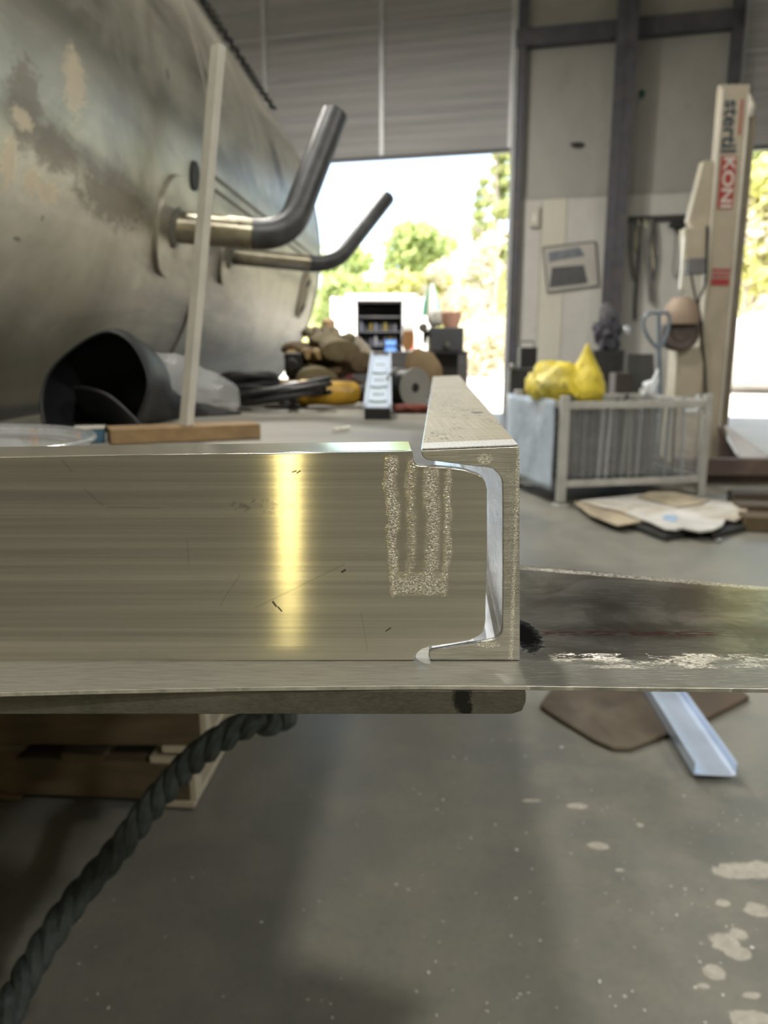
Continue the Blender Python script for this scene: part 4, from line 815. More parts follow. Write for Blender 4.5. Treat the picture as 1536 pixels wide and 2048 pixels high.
# braided hose climbing from the floor to the table
m_rope = M('dark_braided_sling', (.06, .075, .075), .7, .0, .5, 60, .5, .003)
cp_ = [P(-40, 2140, d=.80), P(18, 2020, d=.86), P(70, 1920, d=.93), P(150, 1800, d=1.00), P(235, 1700, d=1.06), P(300, 1615, d=1.08), P(360, 1545, d=1.08), P(420, 1492, d=1.06), P(500, 1443, d=1.04), P(580, 1400, d=1.02), P(640, 1365, d=1.0)]
cp_[-1].z = ZT - .03; path = cr(cp_, 14)
for p_ in path: p_.z = max(p_.z, .020)
b = MB(); acc = 0
for s in range(3):
    st = []
    acc = 0
    for i, p_ in enumerate(path):
        if i: acc += (path[i] - path[i - 1]).length
        t = (path[min(i + 1, len(path) - 1)] - path[max(i - 1, 0)]).normalized(); a = t.cross(Vector((0, 0, 1))).normalized(); c = a.cross(t)
        ph = acc * 55 + s * 2 * math.pi / 3; st.append(p_ + (a * math.cos(ph) + c * math.sin(ph)) * .0100)
    b.tube(st, .0125, 8)
build('twisted_rope', b, m_rope, None, smooth=True, label='thick dark twisted rope hanging from under the table down to the floor', cat='rope')
# two stacked pallets under the table
m_pal = M('old_pallet_wood', (.14, .105, .06), .8, 0, .35, 5, .3, .003, dirt=(.10, .07, .04), stretch=(1, 6, 6)); m_pal2 = M('door_lit_wood', (.60, .55, .43), .8, 0, .2, 9)  # second, paler wood paints the door light on the right ends
pc = P(392, 1622, z=0.0)
def pallet(z0, dx, ang, lab):
    e = empty('wooden_pallet', (pc.x + dx, pc.y, z0), lab, 'pallet', 'pallets stacked under the table'); Mx = Matrix.Translation((pc.x + dx, pc.y, z0)) @ Matrix.Rotation(ang, 4, 'Z')
    W, D = 1.1, .95
    for y in (.025, D / 2, D - .025):
        b = MB(); b.box((-W / 2 - .006, y, .066), (W - .012, .045, .088), mtx=Mx); st2 = build('stringer', b, m_pal, e, bevel=.002)
        b = MB(); b.box((-.0055, y, .066), (.012, .045, .088), mtx=Mx); build('door_lit_end', b, m_pal2, st2)
    for k in range(6):
        b = MB(); b.box((-.05 - k * (W - .1) / 5, D / 2, .119), (.095, D, .016), mtx=Mx); build('deck_board', b, m_pal2 if k == 0 else m_pal, e, bevel=.002)
    for k in (0, 2, 5):
        b = MB(); b.box((-.05 - k * (W - .1) / 5, D / 2, .0135), (.095, D, .016), mtx=Mx); build('bottom_board', b, m_pal2 if k == 0 else m_pal, e, bevel=.002)
    return e
pallet(.001, 0, R(-4), 'lower wooden pallet of the pair standing on the floor under the table')
pallet(.134, .03, R(-1), 'upper wooden pallet of the pair, just below the table edge bar')
# white crumbs
rnd = random.Random(4); b = MB()
for i in range(130):
    c = P(rnd.uniform(820, 1536), rnd.uniform(1480, 2048), z=0) if i < 105 else P(rnd.uniform(150, 800), rnd.uniform(1650, 2048), z=0)
    s = rnd.uniform(.0008, .0022) * (1.8 if rnd.random() < .08 else 1); b.ball((c.x, c.y, s * .5), s, (rnd.uniform(.7, 1.8), rnd.uniform(.6, 1.2), .5), 1, .3, 2, rotz(rnd.uniform(0, 3)))
build('floor_crumbs', b, M('white_crumb', (.75, .75, .72), .7, 0, .1), None, kind='stuff', label='tiny pale metal crumbs scattered over the concrete floor', cat='debris')
# ================================================================== stillage bin
m_bin = M('grey_white_bin_paint', (.50, .50, .48), .5, .1, .2, 8, .1); m_rod = [M('scrap_bar_dark', (.14, .14, .135), .45, .6, .35, 14, .1), M('scrap_bar_grey', (.30, .31, .30), .4, .7, .3, 14, .1), M('scrap_bar_bright', (.60, .64, .70), .3, .8, .2, 14, .1)]
q0 = P(1120, 1012, z=0); q1 = P(1398, 1000, z=0); bx_ = (q1 - q0); Wb = bx_.length; bx_.normalize(); by_ = Vector((-bx_.y, bx_.x, 0))
bl = P(1030, 958, z=0); Db = .80
Mb = Matrix(((bx_.x, by_.x, 0, q0.x), (bx_.y, by_.y, 0, q0.y), (0, 0, 1, 0), (0, 0, 0, 1)))
Hb = P(1120, 792, d=q0.y).z; print('bin', q0, q1, Wb, Hb)
sb = empty('stillage_bin', q0, 'pale wire-sided metal bin on four feet, packed with upright scrap bars', 'bin')
for (x, y) in ((0, 0), (Wb, 0), (0, Db), (Wb, Db)):
    b = MB(); b.box((x, y, Hb / 2 + .015), (.052, .052, Hb - .03), mtx=Mb); ps = build('corner_post', b, m_bin, sb, bevel=.004)
    b = MB(); b.box((x, y, .0085), (.085, .085, .015), mtx=Mb); build('foot', b, m_bin, ps, bevel=.003)
zlo = P(1250, 968, d=q0.y).z; zhi = Hb - .06
for (x, y, dx, dy) in ((Wb / 2, 0, Wb - .053, .03), (Wb / 2, Db, Wb - .053, .03), (0, Db / 2, .03, Db - .053), (Wb, Db / 2, .03, Db - .053)):
    for z in (zlo, zhi):
        b = MB(); b.box((x, y, z), (dx, dy, .045), mtx=Mb); build('rail', b, m_bin, sb, bevel=.003)
b = MB(); b.box((Wb / 2, Db / 2, zlo - .02), (Wb - .05, Db - .05, .008), mtx=Mb); build('floor_sheet', b, m_dk, sb)
def mesh_panel(x0, y0, dx, dy, n):
    b = MB()
    for k in range(n + 1):
        f = k / n; b.tube([Mb @ Vector((x0 + dx * f, y0 + dy * f, zlo)), Mb @ Vector((x0 + dx * f, y0 + dy * f, zhi))], .0022, 5)
    for k in range(9):
        z = zlo + (zhi - zlo) * k / 8; b.tube([Mb @ Vector((x0, y0, z)), Mb @ Vector((x0 + dx, y0 + dy, z))], .0022, 5)
    return b
build('wire_side', mesh_panel(.018, .028, 0, Db - .056, 15), m_bin, sb)
build('wire_side', mesh_panel(Wb - .018, .028, 0, Db - .056, 15), m_bin, sb)
m_film = bpy.data.materials.new('milky_film'); m_film.use_nodes = True; c_ = NT(m_film); c_.b.inputs['Base Color'].default_value = (0.66, 0.70, 0.74, 1); c_.b.inputs['Roughness'].default_value = 0.25; c_.b.inputs['Alpha'].default_value = 0.22
c_.bump(c_.noise(c_.coord((1, 1, 1)), 7, 4, 0.6, 1.0), 0.7, 0.05)
b = MB(); N = 26
def wavy(mb, x0, y0, dx, dy, z0, z1, off, n=26, mm=14, seed=0, amp=.02):
    V = []
    for i in range(n + 1):
        col = []
        for j in range(mm + 1):
            p_ = Vector((x0 + dx * i / n, y0 + dy * i / n, z0 + (z1 - z0) * j / mm)); w_ = amp * mnoise.noise(Vector((p_.x * 5, p_.y * 5 + seed, p_.z * 3)))
            p_ += Vector(off) * (w_ / amp * amp * 18) ; p_.z += w_ * .8; col.append(mb.bm.verts.new(Mb @ p_))
        V.append(col)
    for i in range(n):
        for j in range(mm): mb.bm.faces.new((V[i][j], V[i + 1][j], V[i + 1][j + 1], V[i][j + 1]))
wavy(b, -.075, Db + .02, .02, -Db + .01, .10, zhi + .03, (-.03, 0, 0), seed=3)
build('plastic_sheet', b, M('blue_grey_sheeting', (.42, .50, .60), .28, 0, .3, 4, .3, .012), None, smooth=True, keepnormals=True, solid=.003, label='blue-grey plastic sheeting hung on the left side of the scrap bin', cat='sheet')
b = MB(); wavy(b, .03, .036, Wb - .06, 0, zlo + .03, zhi, (0, .02, 0), seed=8, amp=.006)
build('film_liner', b, m_film, sb, smooth=True, keepnormals=True, label='milky film liner behind the wires')
rnd = random.Random(12); nr = 0
pos_ = []
for k in range(46):
    f = k / 45; x = .075 + (Wb - .17) * f; y = .085 + .045 * (k % 3) + rnd.uniform(0, .008) ; pos_.append((x, y))
for k, (x, y) in enumerate(pos_):
    if k in (33, 34, 36, 37, 39, 40, 42, 44): continue
    hgt_ = Hb - zlo + rnd.uniform(-.07, .02); z0 = zlo - .014
    kx, ky = rnd.uniform(-.022, .022), rnd.uniform(0, .006)
    b = MB(); w_ = rnd.choice((.010, .014, .018, .022)); 
    pts = [Mb @ Vector((x + sx_ * w_ / 2 + kx * e, y + sy_ * w_ / 3 + ky * e, z0 + hgt_ * e)) for e in (0, 1) for sx_, sy_ in ((-1, -1), (1, -1), (1, 1), (-1, 1))]
    b.hexa(pts); build('scrap_bar', b, m_rod[rnd.choice((0, 0, 0, 1, 1, 2))], None, label='upright metal offcut bar packed behind the front wires of the pale bin', cat='metal bar', group='scrap bars in the bin')
# loose bright offcuts heaped on top at the back
b = MB()
for k in range(60):
    c = Vector((rnd.uniform(.10, Wb - .08), rnd.uniform(.30, Db - .08), rnd.uniform(Hb - .30, Hb - .035))); dr_ = Vector((rnd.uniform(-1, 1), rnd.uniform(-.6, .6), rnd.uniform(-.4, .6))).normalized()
    b.tube([Mb @ (c - dr_ * .05), Mb @ (c + dr_ * .05)], rnd.uniform(.003, .007), 6)
b.box((Wb * .42, Db * .6, (zlo + Hb) / 2 - .03), (Wb * .72, Db * .62, Hb - zlo - .10), mtx=Mb)
build('scrap_heap', b, m_rod[0], None, kind='stuff', label='heap of short bright metal offcuts filling the back of the bin', cat='scrap')
# yellow bag on top
m_bag = M('yellow_plastic_bag', (.80, .66, .07), .45, 0, .3, 6, .5, .03, dirt=(.88, .80, .30))
yb = empty('plastic_bag', Mb @ Vector((.0, .25, Hb)), 'crumpled bright yellow plastic bags slumped over the left corner of the bin', 'bag')
def lump(px, py, d, rx, ry, rz, seed, top=None, lean=0):
    b = MB(); c = P(px, py, d=d); b.ball((0, 0, 0), 1, (1, 1, 1), 4)
    for v in b.bm.verts:
        q = v.co.copy(); k = 1 + .22 * mnoise.noise(q * 1.7 + Vector((seed, 0, 0))) + .20 * abs(mnoise.noise(q * 4.0 + Vector((0, seed, 0)))) + .05 * mnoise.noise(q * 11)
        if top and q.z > 0: k *= (1 - .62 * q.z ** 2); q = Vector((q.x * k + lean * q.z ** 2 / rx, q.y * k, q.z * (1.0 + top * q.z ** 4)))
        else: q = q * k
        v.co = Vector((c.x + q.x * rx, c.y + q.y * ry, c.z + q.z * rz))
    return b
DBG = q0.y + .32
build('bag_body', lump(1112, 765, DBG, .185, .16, .145, 2.0), m_bag, yb, smooth=True)
build('peaked_fold', lump(1168, 768, DBG - .05, .135, .13, .165, 6.0, .62, .01), m_bag, yb, smooth=True)
m_wht = M('white_paper_scrap', (.75, .80, .85), .6, 0, .1, 8, .3)
c = P(1300, 775, d=q0.y + .45); b = MB(); b.ball((c.x, c.y, c.z - .02), .055, (.9, .8, 1.25), 3, .45, 1.8); b.prism([Vector((c.x + .0, c.y, c.z)), Vector((c.x + .06, c.y, c.z + .03)), Vector((c.x + .05, c.y, c.z + .12))], (0, .03, .01)); build('paper_scrap', b, m_wht, None, bevel=.002, label='torn white and cream wrapping sticking up from the bin near the jack handle', cat='paper')
c = P(1385, 800, d=5.1); b = MB(); b.tube([P(1367, 823, d=5.62), P(1392, 823, d=5.62), P(1396, 815, d=5.62), P(1396, 790, d=5.62)], .018, 12)
build('pipe_offcut', b, M('white_pipe', (.72, .78, .82), .4, 0, .1), None, smooth=True, label='short white pipe elbow at the right rear top of the bin', cat='pipe')
# flattened sheets on the floor in front of the bin
m_shp = M('dusty_white_sheet', (.62, .62, .60), .7, 0, .25, 4, .4, .02, dirt=(.40, .34, .24)); m_crd = M('buff_cardboard', (.46, .40, .29), .8, 0, .3, 4, .3, .01, dirt=(.25, .21, .15))
def fsheet(name, ol, z, m, lab, cat, th=.01, grp=None):
    b = MB(); b.prism([P(x, y, z=z) + Vector((0, 0, .006 * mnoise.noise(Vector((x * .02, y * .03, 2))))) for x, y in ol], (0, 0, -th)); return build(name, b, m, None, bevel=.002, label=lab, cat=cat, group=grp)
G = 'flattened sheets on the floor'
b = MB(); b.prism([P(x, y, z=.034) for x, y in ((1170, 1012), (1330, 1072), (1420, 1052), (1425, 1068), (1490, 1052), (1500, 1030), (1400, 1010), (1230, 1003))], (0, 0, -.033)); build('timber_slab', b, m_dk, None, bevel=.003, label='dark board lying at the bottom under the white and buff sheets', cat='board')
fsheet('cardboard_sheet', [(1148, 1003), (1180, 1028), (1235, 1050), (1262, 1046), (1400, 1022), (1440, 1010), (1300, 992), (1230, 994)], .048, m_crd, 'long buff cardboard sheet poking out left from the sheets before the bin', 'cardboard', .010, G)
b = MB(); ol = [(1160, 1001), (1230, 1018), (1300, 1042), (1330, 1056), (1352, 1058), (1365, 1054), (1400, 1061), (1425, 1058), (1445, 1050), (1452, 1036), (1470, 1040), (1492, 1030), (1496, 1014), (1470, 1004), (1380, 995), (1300, 986)]
b.prism([P(x, y, z=.066) for x, y in ol], (0, 0, -.014)); build('plastic_sheet', b, m_shp, None, bevel=.004, label='ragged white sheet lying on top of the cardboard before the bin', cat='sheet', group=G)
fsheet('cardboard_sheet', [(1275, 992), (1355, 1012), (1400, 1006), (1420, 998), (1350, 985), (1300, 983)], .080, m_crd, 'small buff cardboard piece on top of the ragged white sheet', 'cardboard', .009, G)
b = MB(); b.prism([P(x, y, z=.0685) for x, y in ((1325, 1038), (1350, 1043), (1356, 1032), (1330, 1029))], (0, 0, -.0015)); build('blue_tape', b, M('blue_print', (.35, .50, .72), .5), None, label='small pale blue patch lying on the ragged white sheet', cat='tape')
c = P(1437, 1085, z=0); b = MB(); b.ball((c.x, c.y, .0125), .014, (1.3, 1, .8), 3, .2, 2); build('metal_nugget', b, M('mirror_bright_metal', (.85, .92, 1), .06, 1, .02), None, smooth=True, label='small shiny metal blob on the floor in front of the sheets', cat='metal chip')
# ================================================================== two-post lift at the right
m_cream = M('cream_lift_paint', (.50, .45, .35), .45, .05, .15, 4, .08, dirt=(.40, .36, .28)); m_edge = M('worn_bright_edge', (.80, .77, .70), .35, .3, .1)
m_brn = M('brown_rusty_steel', (.13, .095, .085), .6, .2, .3, 6, .2, dirt=(.20, .15, .11)); m_lbl = M('label_red', (.42, .045, .04), .5, 0, .1); m_ink = M('label_ink_blue', (.03, .05, .08), .5, 0, .1); m_lw = M('label_white', (.70, .66, .60), .5, 0, .05)
DL = 6.30
lf = empty('car_lift', (P(1420, 940, d=DL).x, DL, 0), 'cream two-post car lift column with a red plaque beside the right doorway', 'car lift')
xl_, xr_ = P(1442, 166, d=DL).x, P(1498, 208, d=DL).x; zt2 = P(1470, 168, d=DL).z; print('lift', xl_, xr_, zt2)
b = MB(); b.box(((xl_ + xr_) / 2, DL + .035, zt2 / 2 + .03), (xr_ - xl_, .06, zt2 - .06)); build('column', b, m_cream, lf, bevel=.004)
b = MB(); b.box((xl_ + .012, DL - .004, zt2 * .70), (.018, .012, zt2 * .58)); build('column_lip', b, m_edge, lf, bevel=.003)
b = MB(); b.box((xr_ - .006, DL - .004, zt2 / 2 + .0), (.018, .012, zt2 - .14)); build('column_lip', b, m_edge, lf, bevel=.003)
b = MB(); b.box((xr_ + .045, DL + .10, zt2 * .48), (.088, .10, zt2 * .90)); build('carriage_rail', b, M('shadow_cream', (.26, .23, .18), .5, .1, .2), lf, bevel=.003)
q = P(1503, 215, d=DL); b = MB(); b.tube([q + Vector((0, .05, -.06)), q + Vector((0, .05, .02)), q + Vector((-.01, .05, .08))], [.035, .05, .03], 16); build('pulley_cap', b, m_edge, lf, smooth=True)
def fp(px, py, off=0.0): return P(px, py, d=DL + off)
def poly(name, ol, d, th, m, par, lab=None, bev=.002):
    b = MB(); b.prism([P(x, y, d=d) for x, y in ol], (0, th, 0)); return build(name, b, m, par, bevel=bev, label=lab)
poly('cable_cover', [(1408, 321), (1440, 321), (1418, 452), (1386, 455), (1378, 440)], DL + .02, .10, m_cream, lf, bev=.006)
poly('control_box', [(1370, 456), (1416, 452), (1412, 520), (1372, 522)], DL - .03, .12, m_cream, lf, bev=.006)
poly('switch_box', [(1378, 516), (1412, 516), (1410, 548), (1376, 548)], DL - .05, .10, m_cab, lf, bev=.004)
poly('side_trim', [(1370, 455), (1377, 455), (1366, 578), (1360, 578)], DL - .01, .03, m_edge, lf, bev=.002)
zc2 = fp(1350, 700).z; xa, xb = fp(1342, 800).x, fp(1396, 800).x
b = MB(); b.box(((xa + xb) / 2, DL + .04, (zc2 + .02) / 2 + .03), (xb - xa, .20, zc2 - .04)); build('hydraulic_tank', b, m_cream, lf, bevel=.01)
ml = P(1362, 664, d=DL - .12); fm = frame_to((-.10, -1, .05), ml)
b = MB(); b.lathe([(.10, -.16), (.140, -.13), (.145, 0), (.135, .02), (.118, .022), (.112, .008), (.075, .006), (.07, .018), (.03, .022)], fm, seg=40); build('motor', b, M('dark_motor_paint', (.12, .095, .085), .5, .2, .2), lf, smooth=True)
b = MB(); b.lathe([(.135, 0), (.140, .06), (.115, .15), (.07, .20), (.02, .205)], Matrix.Translation((ml.x + .005, DL - .08, ml.z + .06)), seg=36); build('motor_hood', b, M('faded_orange_cover', (.38, .29, .22), .55, 0, .15), lf, smooth=True)
b = MB(); b.tube(cr([fp(1415, 452, -.04), fp(1412, 560, -.05), fp(1398, 600, -.08), fp(1400, 640, -.1), fp(1408, 720, -.06), fp(1412, 800, -.04)], 6), .010, 8); build('supply_cable', b, m_hose, lf, smooth=True)
b = MB(); b.tube(cr([fp(1382, 548, -.03), fp(1390, 590, -.03), fp(1402, 640, -.03), fp(1405, 700, -.03)], 6), .009, 8); build('supply_cable', b, m_hose, lf, smooth=True)
def facem(px, py, roll, off=-.004, lean=0):   # text facing the camera side (-Y)
    c = fp(px, py, off); return Matrix.Translation(c) @ Matrix.Rotation(R(90), 4, 'X') @ Matrix.Rotation(roll, 4, 'Z')
vx = (xl_ + xr_) / 2 - .004
def tz(py): return P(1460, py, d=DL).z
Mt = lambda z, dx=0: Matrix.Translation((vx + dx, DL + .0035, z)) @ Matrix.Rotation(R(90), 4, 'X') @ Matrix.Rotation(R(-90), 4, 'Z')
hs = tz(200) - tz(306)
textmesh('stertil', 'lettering', .160, Mt((tz(200) + tz(306)) / 2, -.012), m_ink, lf, bold=True).name
b = MB(); b.box((vx + .065, DL + .002, (tz(198) + tz(270)) / 2), (.014, .004, tz(198) - tz(270))); build('red_stripe', b, m_lbl, lf)
za, zb = tz(312), tz(418)
b = MB(); b.box((vx + .002, DL + .002, (za + zb) / 2), (.118, .005, za - zb)); plq = build('red_plaque', b, m_lbl, lf, label='red plaque with white letters')
textmesh('KONI', 'lettering', .118, Matrix.Translation((vx + .002, DL - .0015, (za + zb) / 2)) @ Matrix.Rotation(R(90), 4, 'X') @ Matrix.Rotation(R(-90), 4, 'Z') @ Matrix.Diagonal((1.28, 1, 1, 1)), m_lw, plq, bold=True)
za, zb = P(1436, 536, d=DL).z, P(1436, 572, d=DL).z; xm = P(1436, 555, d=DL).x + .02
b = MB(); b.box((xm, DL + .003, (za + zb) / 2), (.15, .004, za - zb)); wl_ = build('warning_label', b, M('faded_label', (.50, .38, .34), .5), lf)
b = MB(); b.box((xm, DL - .0005, za - (za - zb) * .78), (.14, .004, (za - zb) * .34)); b.box((xm, DL - .0005, za - (za - zb) * .12), (.14, .004, (za - zb) * .12)); build('red_band', b, m_lbl, wl_)
b = MB()
for k in range(6): b.box((xm - .055 + k * .022, DL - .0005, za - (za - zb) * .40), (.012, .004, (za - zb) * .26))
build('red_letters', b, m_lbl, wl_)
# base frame and gusset
zb2 = fp(1450, 946).z
b = MB(); b.box((xr_ + 1.0, DL - .52, .135), (3.1, .10, .125)); build('base_beam', b, m_brn, lf, bevel=.006)
b = MB(); b.box((xr_ + 1.0, DL - .02, .05), (2.9, .9, .10)); build('base_frame', b, m_brn, lf, bevel=.006)
b = MB(); g0, g1, g2 = P(1448, 852, d=DL - .1), P(1450, 944, d=DL - .1), P(1496, 950, d=DL - .1); b.prism([g0 + Vector((-.04, 0, 0)), g1 + Vector((-.04, 0, 0)), g2], (0, .02, 0)); build('gusset', b, m_brn, lf, bevel=.003)
b = MB(); b.hexa([P(1448, 852, d=DL - .12), P(1455, 856, d=DL - .12), P(1534, 915, d=DL - .32), P(1497, 950, d=DL - .32), P(1448, 850, d=DL - .10), P(1456, 852, d=DL - .10), P(1536, 910, d=DL - .30), P(1499, 944, d=DL - .30)]); build('ramp_plate', b, M('pale_ramp_paint', (.62, .62, .64), .45, .1, .1), lf, bevel=.002, label='pale triangular brace plate')
c = P(1530, 930, d=DL - .4); b = MB(); b.box((c.x + .12, DL - .4, c.z - .02), (.28, .20, .10)); build('arm_pad', b, m_brn, lf, bevel=.01)
b = MB(); p0, p1 = P(1415, 1040, z=.0), P(1560, 1108, z=.0)
for k in range(3):
    b2 = MB(); a = P(1440 + 10 * k, 1015 + 26 * k, z=0.0); b2.box((a.x + .95, a.y - .02, .045), (1.7, .16, .085), rotz(R(-9))); build('timber_beam', b2, M('brown_beam', (.075 + .02 * k, .058 + .012 * k, .042), .7, 0, .3, 6, .3), None, bevel=.006, label=('rearmost dark timber lying in front of the lift base', 'middle brown timber in front of the lift base', 'nearest dark timber by the right picture edge')[k], cat='timber', group='dark timbers on the floor by the lift')
# ================================================================== pallet jack behind the bin
m_jack = M('blue_grey_handle', (.22, .27, .33), .4, .3, .2)
DJ = 6.08; pj = empty('pallet_jack', (P(1318, 800, d=DJ).x, DJ, 0), 'hand pallet jack with a grey loop handle standing behind the bin', 'pallet jack')
sx0 = P(1318, 700, d=DJ)
b = MB(); b.tube([Vector((sx0.x + .01, DJ, .12)), P(1319, 790, d=DJ), P(1317, 695, d=DJ)], .020, 12); build('tiller', b, m_jack, pj, smooth=True)
b = MB(); b.tube(cr([P(1317, 698, d=DJ), P(1300, 680, d=DJ), P(1288, 655, d=DJ), P(1289, 636, d=DJ), P(1300, 626, d=DJ), P(1318, 626, d=DJ), P(1336, 628, d=DJ), P(1338, 650, d=DJ), P(1330, 680, d=DJ), P(1318, 698, d=DJ)], 6), .014, 10); build('loop_handle', b, m_jack, pj, smooth=True)
b = MB(); b.tube([P(1317, 627, d=DJ), P(1317, 695, d=DJ)], .016, 10); build('control_lever', b, m_jack, pj, smooth=True)
b = MB(); b.box((sx0.x, DJ, .12), (.12, .14, .13)); b.tube([(sx0.x - .06, DJ + .06, .17), (sx0.x - .06, DJ + .06, .35)], .03, 14); build('pump_body', b, m_cab, pj, bevel=.008)
for s in (-1, 1):
    b = MB(); b.box((sx0.x - .62, DJ + .08 + s * .11, .065), (1.0, .12, .05)); build('fork', b, m_cab, pj, bevel=.006)
b = MB(); b.box((sx0.x - .10, DJ + .08, .10), (.08, .34, .10)); build('crosshead', b, m_cab, pj, bevel=.006)
b = MB(); b.tube([(sx0.x - .07, DJ, .0905), (sx0.x + .07, DJ, .0905)], .09, 24); build('wheel', b, m_gr, pj, smooth=True)
# dark board leaning behind, low boxes
c = P(1285, 790, d=7.4); b = MB()
z_a = P(1285, 708, d=7.4).z; b.hexa([Vector((P(1250, 800, d=7.4).x, 7.35, .002)), Vector((P(1322, 800, d=7.4).x, 7.35, .002)), Vector((P(1322, 800, d=7.4).x, 7.38, .002)), Vector((P(1250, 800, d=7.4).x, 7.38, .002)), Vector((P(1268, 708, d=7.4).x, 7.60, z_a)), Vector((P(1322, 708, d=7.4).x, 7.60, z_a)), Vector((P(1322, 708, d=7.4).x, 7.63, z_a)), Vector((P(1268, 708, d=7.4).x, 7.63, z_a))])
build('leaning_board', b, M('charcoal_board', (.07, .075, .07), .7, 0, .15), None, bevel=.003, label='charcoal board standing tilted behind the jack handle', cat='board')
c = P(1235, 800, d=7.2); b = MB(); b.box((c.x + .02, 7.2, P(1235, 745, d=7.2).z / 2), (.16, .2, P(1235, 745, d=7.2).z - .004)); build('steel_cabinet', b, M('brown_box_paint', (.10, .085, .075), .6, .1, .2), None, bevel=.006, label='narrow dark brown box standing on the floor right of the yellow bags', cat='box')
c = P(1250, 800, d=6.9); b = MB(); b.box((c.x, 6.85, P(1250, 792, d=6.9).z / 2), (.42, .25, P(1250, 792, d=6.9).z - .004)); build('storage_crate', b, m_dk, None, bevel=.008, label='low dark crate on the floor behind the middle of the bin', cat='crate')
# machinery hung at the foot of the column
DM = 10.9; c = P(1215, 660, d=DM); mo = empty('air_compressor', (c.x, DM, 0), 'dark cluttered compressor standing at the foot of the steel column', 'compressor')
ua_, h_ = WU(1213, 660, .6)
b = MB(); zc3 = P(1215, 735, d=DM).z; b.box((c.x, DM, (P(1215, 700, d=DM).z) / 2), (.42, .3, P(1215, 700, d=DM).z - .004)); build('tank_stand', b, m_dk, mo, bevel=.02)
b = MB(); b.ball((c.x, DM, P(1215, 668, d=DM).z), .2, (.95, .7, 1.2), 3, .5, 2.5); build('pump_head', b, M('greasy_pump', (.10, .10, .12), .5, .4, .5, 30, .5), mo, smooth=True)
b = MB(); b.ball((c.x - .02, DM, P(1215, 630, d=DM).z), .13, (.8, .7, 1.2), 3, .5, 2.5); build('air_filter', b, M('grey_filter', (.17, .17, .18), .6, .2, .4, 30, .4), mo, smooth=True)
b = MB(); b.ball((c.x + .24, DM - .05, P(1243, 660, d=DM).z), .055, (.9, .7, 1.3), 2); build('gauge', b, M('silver_gauge', (.7, .72, .75), .3, .6, .1), mo, smooth=True)
# floor pump / jack stand at the left of the bin
c = P(1052, 720, d=6.6); fe = empty('bottle_jack', (c.x, 6.6, 0), 'dark square-headed machine on a stand between the left doorway and the yellow bags', 'machine')
zt3, zm3 = P(1052, 695, d=6.6).z, P(1052, 735, d=6.6).z
b = MB(); b.box((c.x + .01, 6.6, (zt3 + zm3) / 2), (.14, .14, zt3 - zm3)); build('head', b, m_gr, fe, bevel=.006)
b = MB(); b.tube([(c.x - .06, 6.6, zt3), (c.x - .06, 6.6, zt3 + .05), (c.x + .06, 6.6, zt3 + .05), (c.x + .06, 6.6, zt3)], .008, 8); build('carry_handle', b, m_cab, fe, smooth=True)
b = MB(); b.box((c.x - .03, 6.62, zm3 / 2), (.22, .20, zm3 - .01)); build('stand', b, m_dk, fe, bevel=.02)
b = MB(); q = P(1025, 735, d=6.5); b.ball(q, .035, (1, .8, 1), 2); build('knob', b, m_alu2, fe, smooth=True)
# wall things
def wq(px, py, v=0.0):
    u, h = WU(px, py, v); return u, h
u, h = wq(1070, 435); b = MB(); wbox(b, u - .075, u + .075, .0205, .08, h - .15, h + .15); wb_ = build('switch_box', b, M('old_white_plastic', (.62, .60, .54), .5, 0, .08), None, bevel=.02, label='small white box fixed high on the wall above the poster', cat='switch box')
b = MB(); wbox(b, u - .03, u + .03, .08, .09, h - .08, h + .04); build('cover', b, m_edge, wb_, bevel=.004)
cs = [wq(1088, 497, .03), wq(1190, 485, .03), wq(1196, 570, .03), wq(1096, 583, .03)]
m_post = M('poster_paper', (.52, .50, .46), .5, 0, .1, 4)
b = MB(); b.prism([WV(x, .022, z) for x, z in cs], N_ * .012); po = build('poster', b, m_post, None, label='tilted framed photo of dark machinery on the white wall boards', cat='poster')
def pp_(ol, m, name):
    b = MB(); b.prism([WV(*((lambda q: (q[0], .0345, q[1]))(wq(x, y, .03)))) for x, y in ol], N_ * .002); return build(name, b, m, po)
m_pd = M('poster_dark', (.10, .10, .11), .5, 0, .3, 8); m_pg = M('poster_slate', (.20, .22, .26), .5, 0, .3, 8)
pp_([(1096, 505), (1160, 494), (1170, 512), (1112, 522), (1098, 525)], m_pg, 'printed_sky'); pp_([(1104, 535), (1168, 530), (1176, 566), (1160, 569), (1120, 573), (1098, 576)], m_pd, 'printed_machine'); pp_([(1118, 520), (1166, 514), (1168, 528), (1120, 534)], m_post, 'printed_light_band')
b = MB()
for (x0, y0, x1, y1) in ((1086, 495, 1191, 483), (1191, 483, 1197, 571), (1197, 571, 1095, 585), (1095, 585, 1086, 495)):
    a = wq(x0, y0, .03); c = wq(x1, y1, .03); b.tube([WV(a[0], .037, a[1]), WV(c[0], .037, c[1])], .011, 6)
build('frame', b, m_cab, po)
